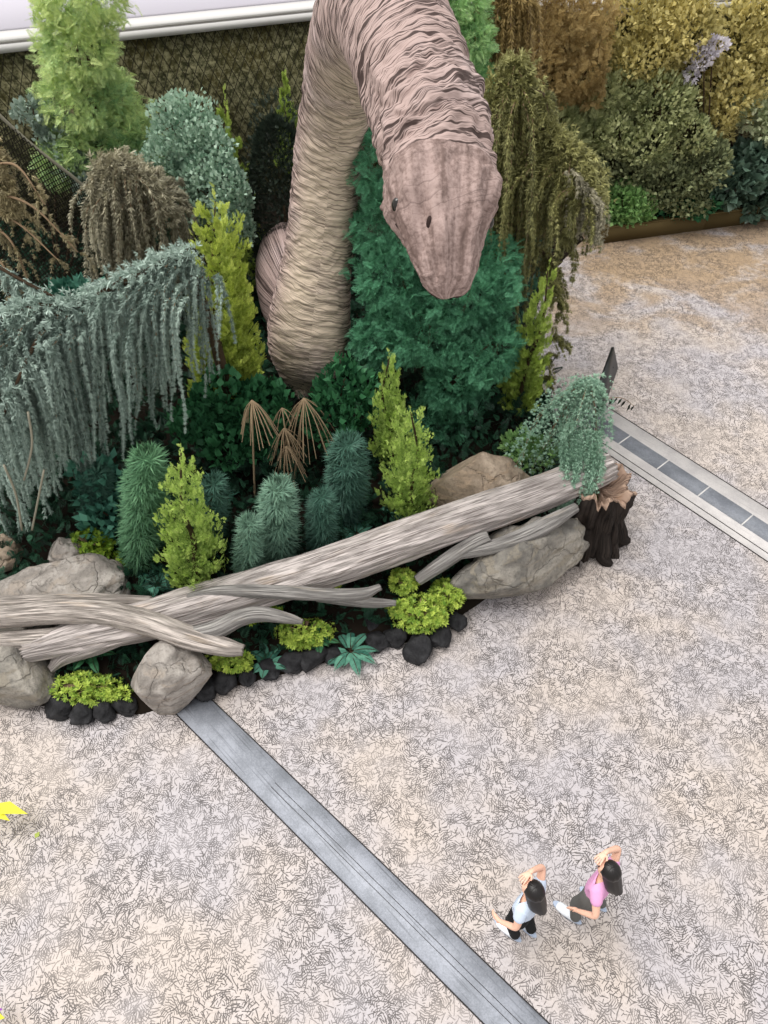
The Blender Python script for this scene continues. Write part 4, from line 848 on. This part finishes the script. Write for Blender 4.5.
# ------------------------------------------------------------------ dinosaur
def dinomat(head=False):
    m, t = mat('dinosaur hide head' if head else 'dinosaur hide')
    uv = t.n('UVMap').outputs[0]; x = t.n('SeparateXYZ', {0: uv}); u, v = x.outputs[0], x.outputs[1]
    g = t.n('TexCoord').outputs['Object']
    wob = t.noise(t.vm('MULTIPLY', uv, (9, 2.2, 1)), 1.0, 2).outputs[0]
    v2 = t.m('ADD', t.m('ADD', v, t.m('MULTIPLY', wob, .14)), t.m('MULTIPLY', t.m('SINE', t.m('MULTIPLY', u, 6.2832)), .10))
    cvec = t.n('CombineXYZ', {0: t.m('MULTIPLY', u, 3.6), 1: t.m('MULTIPLY', v2, 15.0), 2: 0.0}).outputs[0]
    fold = t.noise(cvec, 1.0, 4, .62, .15).outputs[0]
    cv2 = t.n('CombineXYZ', {0: t.m('MULTIPLY', u, 3.4), 1: t.m('MULTIPLY', v2, 56.0), 2: 3.0}).outputs[0]
    strandn = t.noise(cv2, 1.0, 3, .6, .1).outputs[0]
    pat = t.noise(g, 1.3, 4, .6).outputs[0]
    sn = t.noise(g, 34, 3, .7).outputs[0]
    und = t.ss(t.m('ABSOLUTE', t.m('SUBTRACT', u, .5)), 
        .26, .44, 0, 1)          # underside of the neck is paler
    back, belly = lin(178, 156, 150), lin(216, 199, 177)
    c = t.mix(t.m('MULTIPLY', und, .85), back, belly)
    c = t.mix(t.m('MULTIPLY', t.ss(pat, .5, .7), .5), c, lin(198, 180, 178))
    ln = t.noise(t.n('CombineXYZ', {0: t.m('MULTIPLY', u, 2.2), 1: t.m('MULTIPLY', v2, 17.0), 2: 7.0}).outputs[0], 1.0, 3, .55, .1).outputs[0]
    lines = t.m('MULTIPLY', t.ss(t.m('ABSOLUTE', t.m('SUBTRACT', ln, .5)), .0, .028, 1, 0), t.ss(pat, .40, .58, .25, 1))
    if head:
        stp = t.noise(t.vm('MULTIPLY', uv, (26, 1.6, 1)), 1.0, 3).outputs[0]; c = t.mix(t.ss(t.m('ADD', t.m('MULTIPLY', sn, .4), t.m('MULTIPLY', stp, .6)), .38, .64), lin(116, 97, 91), lin(172, 150, 144))
        h = t.m('ADD', t.m('MULTIPLY', sn, .4), t.m('MULTIPLY', strandn, .35)); k = t.m('MULTIPLY', t.ss(strandn, .42, .34), .35)
    else:
        h = t.m('ADD', t.m('MULTIPLY', fold, .55), t.m('MULTIPLY', strandn, .45))
        k = t.m('MAXIMUM', t.ss(strandn, .49, .40), t.ss(fold, .44, .39))
        k = t.m('MULTIPLY', t.m('MAXIMUM', k, lines), t.ss(und, 0, 1, .92, .62))
    c = t.mix(k, c, lin(52, 38, 35))
    t.done(t.pbsdf(c, .72, .25, t.bump(h, .8 if not head else .5, .03 if not head else .012))); return m
M['dino'] = dinomat()
M['dino_head'] = dinomat(True)
def loft(rows, nring, seg, flat0=None):
    """rows px, py, Y, width px, thickness ratio."""
    Rr = []
    for px, py, Yv, w, fl in rows:
        p = ony(px, py, Yv); Rr.append([*p, w / 2 * depth_of(p) / F, fl])
    C = cr(Rr, nring); return C
neck = [(301, 399, 8.72, 3, 1), (302, 393, 8.85, 22, 1), (304, 380, 9.0, 50, 1), (307, 360, 9.15, 72, 1), (309, 330, 9.3, 82, 1), (313, 292, 9.45, 75, 1), (319, 250, 9.6, 68, 1), (324, 200, 9.7, 67, 1), (329, 150, 9.7, 68, 1), (337, 104, 9.55, 72, 1), (349, 62, 9.15, 86, 1), (363, 28, 8.5, 100, 1), (385, 16, 7.6, 108, 1), (402, 46, 6.85, 111, 1), (419, 90, 6.2, 112, 1), (432, 128, 5.75, 112, 1), (438, 160, 5.45, 108, .98)]
headr = [(440, 186, 5.22, 104, .95), (441, 205, 5.06, 100, .9), (442, 225, 4.93, 94, .84), (444, 245, 4.82, 82, .78), (446, 264, 4.73, 68, .72), (447, 280, 4.66, 58, .68), (447, 290, 4.61, 46, .62), (447, 296, 4.58, 26, .5), (447, 298, 4.575, 3, .5)]
C = loft(neck + headr, 900, 10); nr, seg = 900, 200
P = C[:, :3]; T = unit(np.gradient(P, axis=0)); s = np.concatenate([[0], np.cumsum(np.linalg.norm(np.diff(P, axis=0), axis=1))])
th = np.linspace(0, 2 * PI, seg, endpoint=False)
# frame: A = sideways, B = outer (back of the neck)
A = unit(np.cross(T, np.array([0.25, -1.0, 0.0]))); 
A = np.repeat(A[:1] * 0 + unit(np.array([[1.0, .12, 0.0]])), nr, 0); A = unit(A - T * np.sum(A * T, 1, keepdims=True)); B = np.cross(T, A)   # B points to the back of the neck
i_head = np.searchsorted(np.arange(nr), int(nr * (len(neck) - .6) / (len(neck) + len(headr) - 1)))
hs = np.clip((np.arange(nr) - i_head) / (nr - i_head), 0, 1)       # 0 neck .. 1 nose
ring = np.zeros((nr, seg, 3)); UV = np.zeros((nr, seg, 2))
side = np.sign(np.dot(B[nr // 3], np.array([0, -1.0, 0])))
ROLL = -.30 * np.clip((np.arange(nr) - i_head + 60) / 90, 0, 1)
A, B = A * np.cos(ROLL)[:, None] + B * np.sin(ROLL)[:, None], B * np.cos(ROLL)[:, None] - A * np.sin(ROLL)[:, None]
for i in range(nr):
    R, fl = C[i, 3], C[i, 4]; h = hs[i]
    ct, stt = np.cos(th), np.sin(th); out = -side * stt      # out>0: back / top of head
    rr = np.full(seg, R)
    wr = np.array([fbm((math.cos(a) * 1.1 * 2, math.sin(a) * 1.1 * 2, s[i] * 9.0 + 1.2 * fbm((math.cos(a), math.sin(a), s[i] * 1.5), 2)), 3) for a in th])
    wr2 = np.array([fbm((math.cos(a) * 1.6 + 9, math.sin(a) * 1.6, s[i] * 22.0), 2) for a in th])
    amp = .020 * (1 - h) ** 4 * (1 + 1.8 * np.exp(-((s[i] - s[i_head] + .45) / .5) ** 2)); rr = rr + amp * wr + .011 * (1 - min(1, h * 3)) * wr2 if h < 1 else rr
    # head shaping
    dx = ct * rr; dy = stt * rr * fl
    if h > 0:
        e = math.exp(-((h - .17) / .12) ** 2)                                  # brow and eye bulge
        bl = e * np.exp(-(((np.abs(ct) - .86)) / .22) ** 2) * np.where(out > -.5, 1, .3); dx = dx * (1 + .17 * bl); dy = dy * (1 + .46 * bl)
        sock = math.exp(-((h - .30) / .10) ** 2) * np.exp(-((np.abs(ct) - .74) / .12) ** 2) * (out > 0); dx *= 1 - .16 * sock; dy *= 1 - .26 * sock     # hollow before the eye
        rid = math.exp(-((h - .45) / .3) ** 2) * np.exp(-((np.abs(ct) - .42) / .14) ** 2) * (out > 0); dy = dy * (1 + .18 * rid)                      # nasal ridges
        mid_ = math.exp(-((h - .5) / .3) ** 2) * np.exp(-(ct / .2) ** 2) * (out > 0); dy = dy * (1 - .10 * mid_)
        lip = np.exp(-((out + .22) / .07) ** 2) * np.clip((h - .22) * 6, 0, 1); dx *= 1 - .10 * lip; dy *= 1 - .08 * lip                                 # mouth line
        jaw = (out < -.3) * np.clip(h * 2, 0, 1); dx *= 1 - .06 * jaw
    if h > 0:
        hb = np.array([fbm((math.cos(a) * 2.4 + 3, math.sin(a) * 2.4, h * 5.5), 4) * .030 + fbm((math.cos(a) * 9, math.sin(a) * 9, h * 16), 2) * .008 for a in th]) * min(1, h * 8) * (1 - h ** 6)
        dx = dx * (1 + hb / max(R, .1)); dy = dy * (1 + hb / max(R, .1))
    ring[i] = P[i] + dx[:, None] * A[i] + dy[:, None] * B[i]
    UV[i, :, 0] = (th / (2 * PI) + (.75 if side > 0 else .25)) % 1.0; UV[i, :, 1] = s[i]
b = MB(); dn = thing('dinosaur', (-1.3, 9.6, .5), 'huge wrinkled pinkish brown long necked dinosaur sculpture bending its head down', 'dinosaur sculpture')
ih = i_head + 14
# torso behind the neck
def torso():
    n_, sg_ = 260, 160; u = np.linspace(0, 1, n_); c0, c1 = ony(292, 300, 9.75), np.array([-2.1, 12.9, 1.6])
    c0 = np.array([-1.25, 9.7, 1.4]); c1 = np.array([-1.75, 12.0, 1.1]); V = np.zeros((n_, sg_, 3)); UVt = np.zeros((n_, sg_, 2)); a_ = np.linspace(0, 2 * PI, sg_, endpoint=False); ax = unit(c1 - c0); sx = unit(np.cross(ax, [0, 0, 1.0])); uz = np.cross(sx, ax)
    for i in range(n_):
        R = .98 * math.sin(math.pi * min(.999, .02 + u[i] * .98)) ** .55; p = c0 + (c1 - c0) * u[i]
        wr = np.array([fbm((math.cos(q) * 3, math.sin(q) * 3, u[i] * 3), 3) for q in a_])
        r_ = R * (1 + .02 * wr); V[i] = p + (np.cos(a_) * r_ * .62)[:, None] * sx + (np.sin(a_) * r_ * 1.0)[:, None] * uz
        UVt[i, :, 0] = .38 + u[i] * .24; UVt[i, :, 1] = a_ * 1.0
    b.grid(V, True, uv=UVt)
torso()
# UV seam: duplicate first column
def ringgrid(mb, R_, U_):
    R2_ = np.concatenate([R_, R_[:, :1]], 1); U2 = np.concatenate([U_, U_[:, :1]], 1).copy()
    # unwrap u so that the seam sits at one column
    k = int(np.argmin(U_[0, :, 0])); R2_ = np.concatenate([np.roll(R_, -k, 1), np.roll(R_, -k, 1)[:, :1]], 1); U2 = np.concatenate([np.roll(U_, -k, 1), np.roll(U_, -k, 1)[:, :1]], 1); U2[:, -1, 0] = 1.0
    mb.grid(R2_, False, uv=U2)
ringgrid(b, ring[:ih + 1], UV[:ih + 1]); b.build('neck_and_body', M['dino'], dn, True)
b = MB(); ringgrid(b, ring[ih:], UV[ih:]); hd = b.build('head', M['dino_head'], dn, True)
def ball(c, r, n=24):
    u = np.linspace(.001, PI - .001, n); a_ = np.linspace(0, 2 * PI, n * 2, endpoint=False)
    V = np.stack([np.outer(np.sin(u), np.cos(a_)), np.outer(np.sin(u), np.sin(a_)), np.outer(np.cos(u), np.ones(n * 2))], -1) * np.array(r) + c
    q = MB(); q.grid(V, True); return q
M['eye'] = plain('glossy dark eye', lin(26, 22, 18), .12, .6, .05); M['nostril'] = plain('dark nostril hollow', lin(58, 46, 44), .8, .1); M['teal_mark'] = plain('bluish patch', lin(122, 140, 142), .6, .3, .3, 60)
def head_at(h, ct_, up_):
    i = int(i_head + h * (nr - i_head - 1)); a = math.acos(ct_); j = int(round((a if (-side * math.sin(a) > 0) == (up_ > 0) else 2 * PI - a) / (2 * PI) * seg)) % seg
    return ring[i, j], unit(ring[i, j] - P[i]), T[i]
for sg_ in (-1, 1):
    p, nrm, tt = head_at(.25, .995 * sg_, 1); ball(p - nrm * .025, (.042, .042, .055)).build('eye', M['eye'], dn, True)
    p, nrm, tt = head_at(.36, .66 * sg_, 1); ball(p - nrm * .015, (.026, .026, .06)).build('nostril', M['nostril'], dn, True)

for sg_ in (-1, 1):
    q = [head_at(h_, .965 * sg_, -1) for h_ in np.linspace(.30, .93, 14)]
    mb = MB(); mb.tube(cr([p_ - n_ * .004 for p_, n_, t_ in q], 40), .011, 6); mb.build('mouth_line', M['nostril'], dn, True)

# ------------------------------------------------------------------ people
def skin(name, V, E, R, m, parent, sub=2):
    me = bpy.data.meshes.new(name); off = np.array(parent['_o'])
    me.from_pydata([tuple(np.array(v)) for v in V], E, []); o = bpy.data.objects.new('tmp', me); COL.objects.link(o)
    o.modifiers.new('s', 'SKIN'); lay = me.skin_vertices[0]
    for i, r in enumerate(R):
        lay.data[i].radius = (r, r) if np.isscalar(r) else r; lay.data[i].use_root = (i == 0)
    sm = o.modifiers.new('u', 'SUBSURF'); sm.levels = sub; sm.render_levels = sub
    dg = bpy.context.evaluated_depsgraph_get(); me2 = bpy.data.meshes.new_from_object(o.evaluated_get(dg)); bpy.data.objects.remove(o); me2.name = name
    me2.polygons.foreach_set('use_smooth', np.ones(len(me2.polygons), bool)); me2.materials.clear(); me2.materials.append(m)
    o2 = bpy.data.objects.new(name, me2); COL.objects.link(o2); o2.parent = parent; o2['_o'] = [0, 0, 0]; return o2
M['skin'] = plain('skin', lin(238, 190, 166), .55, .3, .06); M['hair'] = plain('black hair', lin(24, 20, 20), .4, .4, .3, 80)
M['tee_blue'] = plain('pale blue cotton', lin(206, 220, 240), .85, .15, .08); M['tee_pink'] = plain('pink cotton', lin(232, 170, 214), .85, .15, .1)
M['trou_black'] = plain('black cotton', lin(32, 34, 36), .85, .15); M['trou_grey'] = plain('grey cotton', lin(104, 104, 102), .85, .15)
M['shoe'] = plain('white shoe leather', lin(228, 232, 238), .5, .3, .06); M['sole'] = plain('pale blue sole', lin(176, 188, 208), .7, .2); M['lip'] = plain('lips', lin(190, 100, 96), .5, .3)
def person(label, loc, face, footL, footR, hips, tee, trou, armL, armR, hair_tilt, H=1.0):
    """Joints in the person's own frame: y forward, x to the right hand side, metres."""
    r = thing('person', (loc[0], loc[1], 0), label, 'person'); r.rotation_euler = (0, 0, face); r.scale = (H, H, H)
    hx, hy = hips; Z = np.array
    V = []; E = []; R = []
    def add(p, rad, par=None):
        V.append(Z(p, float)); R.append(rad); 
        if par is not None: E.append((par, len(V) - 1))
        return len(V) - 1
    pel = add((hx, hy, .97), (.105, .08)); sp = add((hx, hy, 1.09), (.12, .085), pel); ch = add((hx, hy + .01, 1.24), (.135, .095), sp); nb_ = add((hx, hy, 1.37), (.075, .065), ch); nk = add((hx, hy + .015, 1.44), (.045, .045), nb_)
    hb = add((hx, hy + .03, 1.52), (.068, .078), nk); hc = add((hx, hy + .025, 1.59), (.074, .09), hb); ht = add((hx, hy + .015, 1.645), (.05, .06), hc)
    add((hx, hy + .125, 1.555), (.012, .014), hb); chn = add((hx, hy + .085, 1.485), (.028, .026), hb)
    for sg_ in (-1, 1): add((hx + sg_ * .082, hy + .02, 1.555), (.012, .02), hb)
    hips_ = []
    for sg_, ft in ((-1, footL), (1, footR)):
        h_ = add((hx + sg_ * .085, hy, .80), .066, pel); kn = Z([(hx + sg_ * .09) * .45 + ft[0] * .55, hy * .45 + ft[1] * .55 + .05, .47 + ft[2] * .4]); k_ = add(kn, .058, h_); an = add((ft[0], ft[1] - .02, .09 + ft[2]), .036, k_); tb = add((ft[0], ft[1] + .05, .05 + ft[2]), .034, an); add((ft[0], ft[1] + .13, .04 + ft[2]), .028, tb); hips_.append((h_, k_, an))
    arms = []
    for sg_, ar in ((-1, armL), (1, armR)):
        s0 = add((hx + sg_ * .145, hy, 1.345), .052, ch); el = add(ar[0], .037, s0); wr = add(ar[1], .025, el)
        fd = unit(Z(ar[2], float)); pn = unit(Z(ar[3], float)); w_ = unit(np.cross(fd, pn)) ; pm = Z(ar[1]) + fd * .055; pl = add(pm, (.036, .016), wr)
        for q, (off_, L_) in enumerate(((-.030, .062), (-.010, .072), (.010, .068), (.030, .052))):
            a = add(pm + fd * .03 + w_ * off_, .0095, pl); c_ = add(pm + fd * (.03 + L_ * .55) + w_ * off_ * 1.15 - pn * .006, .0085, a); add(pm + fd * (.03 + L_) + w_ * off_ * 1.2 - pn * .022, .007, c_)
        a = add(pm - fd * .02 - w_ * .036, .010, pl); c_ = add(pm + fd * .012 - w_ * .058 - pn * .008, .009, a); add(pm + fd * .035 - w_ * .066 - pn * .016, .0075, c_)
        arms.append((s0, el, wr))
    skin('body', V, E, R, M['skin'], r, 2)
    # shirt
    Vs = [V[pel] + [0, 0, -.10], V[sp], V[ch], V[nb_] + [0, 0, .005]]; Rs = [(.168, .13), (.150, .115), (.165, .122), (.088, .08)]; Es = [(0, 1), (1, 2), (2, 3)]
    for s0, el, wr in arms:
        k = len(Vs); Vs += [V[s0], V[s0] * .45 + V[el] * .55]; Rs += [.072, .062]; Es += [(2, k), (k, k + 1)]
    skin('shirt', Vs, Es, Rs, M[tee], r, 2)
    b_ = MB()
    for h_, k_, an in hips_:
        top = np.array([V[pel][0] * .45 + V[h_][0] * .55, V[pel][1], 1.0]); C_ = cr([top, V[h_] + [0, 0, .06], V[h_] * .5 + V[k_] * .5, V[k_], V[k_] * .5 + V[an] * .5, V[an] + [0, 0, .0]], 30)
        b_.tube(C_, np.interp(np.linspace(0, 1, 30), [0, .2, .6, 1], [.104, .102, .070, .056]), 18)
    o_ = b_.build('trousers', M[trou], None, True); o_.parent = r
    for sg_, ft in ((-1, footL), (1, footR)):
        x, y, z = ft; k_ = 1 if sg_ > 0 else -1
        so = skin('shoe', [(x, y - .07, z + .060), (x, y + .0, z + .066), (x + .012 * k_, y + .10, z + .054), (x + .015 * k_, y + .20, z + .042)], [(0, 1), (1, 2), (2, 3)], [(.052, .048), (.055, .052), (.062, .042), (.050, .032)], M['shoe'], r, 2)
        b_ = MB(); a_ = np.linspace(0, 2 * PI, 28, endpoint=False); rx = .050 + .006 * np.sin(a_); top = np.stack([x + rx * np.cos(a_) + .008 * k_ * np.sin(a_), y + .065 + .175 * np.sin(a_), np.full(28, z + .024)], 1); bt_ = top.copy(); bt_[:, 2] = z + .001
        b_.grid(np.stack([bt_ * 1.0, top]), True); b_.raw(np.vstack([bt_, [bt_.mean(0)]]), None, [[28, (i + 1) % 28, i] for i in range(28)]); b_.raw(np.vstack([top, [top.mean(0)]]), None, [[28, i, (i + 1) % 28] for i in range(28)]); so2 = b_.build('sole', M['sole']); so2.parent = so
    # hair: cap plus long fall down the back
    hcp = Z([hx, hy + .005, 1.6]); b_ = MB(); n_, sg2 = 40, 48; Vh = np.zeros((n_, sg2, 3))
    for i in range(n_):
        t_ = i / (n_ - 1)
        for j in range(sg2):
            a = 2 * PI * j / sg2; fwd_ = math.sin(a)
            if t_ < .45:
                q = t_ / .45 * PI * .56; rr_ = math.sin(q); z_ = math.cos(q); p = Z([.092 * rr_ * math.cos(a), .105 * rr_ * fwd_, .098 * z_])
                if fwd_ > .25 and q > .9: p[1] = min(p[1], .062); 
            else:
                w_ = (t_ - .45) / .55; p = Z([.092 * (1 + .30 * w_ * (1 - .5 * w_)) * math.cos(a), min(.105 * fwd_, .03 - .05 * w_) if fwd_ > -.2 else .105 * fwd_ * (1 + .2 * w_), -.02 - .25 * w_]); p[1] -= hair_tilt * w_ * .12; p[0] *= 1 - .25 * w_ ** 3
            p = p * (1 + .04 * fbm((math.cos(a) * 5, math.sin(a) * 5, t_ * 1.5), 2)); Vh[i, j] = hcp + p
    b_.grid(Vh, True); b_.raw(np.vstack([Vh[-1], [Vh[-1].mean(0)]]), None, [[sg2, (i + 1) % sg2, i] for i in range(sg2)]); ho = b_.build('hair', M['hair'], None, True); ho.parent = r
    for sg_ in (-1, 1): e = ball(Z([hx + sg_ * .03, hy + .102, 1.575]), (.011, .008, .008), 8).build('eye', M['eye'], None, True); e.parent = r
    e = ball(Z([hx, hy + .104, 1.508]), (.022, .008, .007), 8).build('mouth', M['lip'], None, True); e.parent = r
    return r
def local(loc, face, p): 
    d = Vector((p[0] - loc[0], p[1] - loc[1], 0)); d.rotate(__import__('mathutils').Euler((0, 0, -face))); return d
c1 = (1.24, 1.65); fa = math.radians(46); a = local(c1, fa, onz(508, 931)); c_ = local(c1, fa, onz(526, 925))
person('person in pale blue tee and black trousers with long black hair, hand at hip', c1, fa, (a.x, a.y - .05, 0), (c_.x, c_.y - .05, 0), (-.02, .0), 'tee_blue', 'trou_black', ((-.25, -.05, 1.10), (-.27, .10, .95), (.1, .7, -.5), (-1, .2, .3)), ((.25, .08, 1.46), (.09, .12, 1.63), (-.85, .15, .1), (0, .3, 1)), .5, .89)
c2 = (1.88, 1.79); fa = math.radians(48); a = local(c2, fa, onz(567, 914)); c_ = local(c2, fa, onz(596, 899))
person('person in pink tee and grey trousers raising an arm to shade the eyes', c2, fa, (a.x, a.y - .05, 0), (c_.x, c_.y - .05, 0), (0, .0), 'tee_pink', 'trou_grey', ((-.26, -.12, 1.10), (-.27, .02, .93), (.05, .55, -.8), (1, .2, .3)), ((.27, .05, 1.50), (.10, .12, 1.65), (-.9, .15, .05), (0, .3, 1)), .6, .89)

# ------------------------------------------------------------------ light
w = bpy.data.worlds.new('sky'); sc.world = w; w.use_nodes = True; nt = w.node_tree; nt.nodes.clear()
tc = nt.nodes.new('ShaderNodeTexCoord'); sx = nt.nodes.new('ShaderNodeSeparateXYZ'); nt.links.new(tc.outputs['Generated'], sx.inputs[0])
rp = nt.nodes.new('ShaderNodeValToRGB'); nt.links.new(sx.outputs[2], rp.inputs[0]); rp.color_ramp.elements[0].color = (.72, .70, .66, 1); rp.color_ramp.elements[1].color = (1.0, 1.0, 1.02, 1)
bg = nt.nodes.new('ShaderNodeBackground'); bg.inputs[1].default_value = .80; nt.links.new(rp.outputs[0], bg.inputs[0]); wo = nt.nodes.new('ShaderNodeOutputWorld'); nt.links.new(bg.outputs[0], wo.inputs[0])
sl = bpy.data.lights.new('sun', 'SUN'); sl.energy = 2.4; sl.angle = math.radians(42); sl.color = (1, .97, .92); so = bpy.data.objects.new('sun', sl); COL.objects.link(so)
so.rotation_euler = Vector((.42, -.04, -1)).to_track_quat('-Z', 'Y').to_euler()
vs = sc.view_settings; vs.view_transform = 'Standard'; vs.look = 'None'; vs.gamma = 1; vs.exposure = 0.42; vs.use_curve_mapping = False
sc.cycles.use_denoising = True; sc.cycles.denoiser = 'OPENIMAGEDENOISE'; sc.cycles.denoising_input_passes = 'RGB_ALBEDO_NORMAL'; sc.cycles.denoising_prefilter = 'ACCURATE'; sc.cycles.max_bounces = 6; sc.cycles.transparent_max_bounces = 4
for o in bpy.data.objects:
    if '_o' in o: del o['_o']
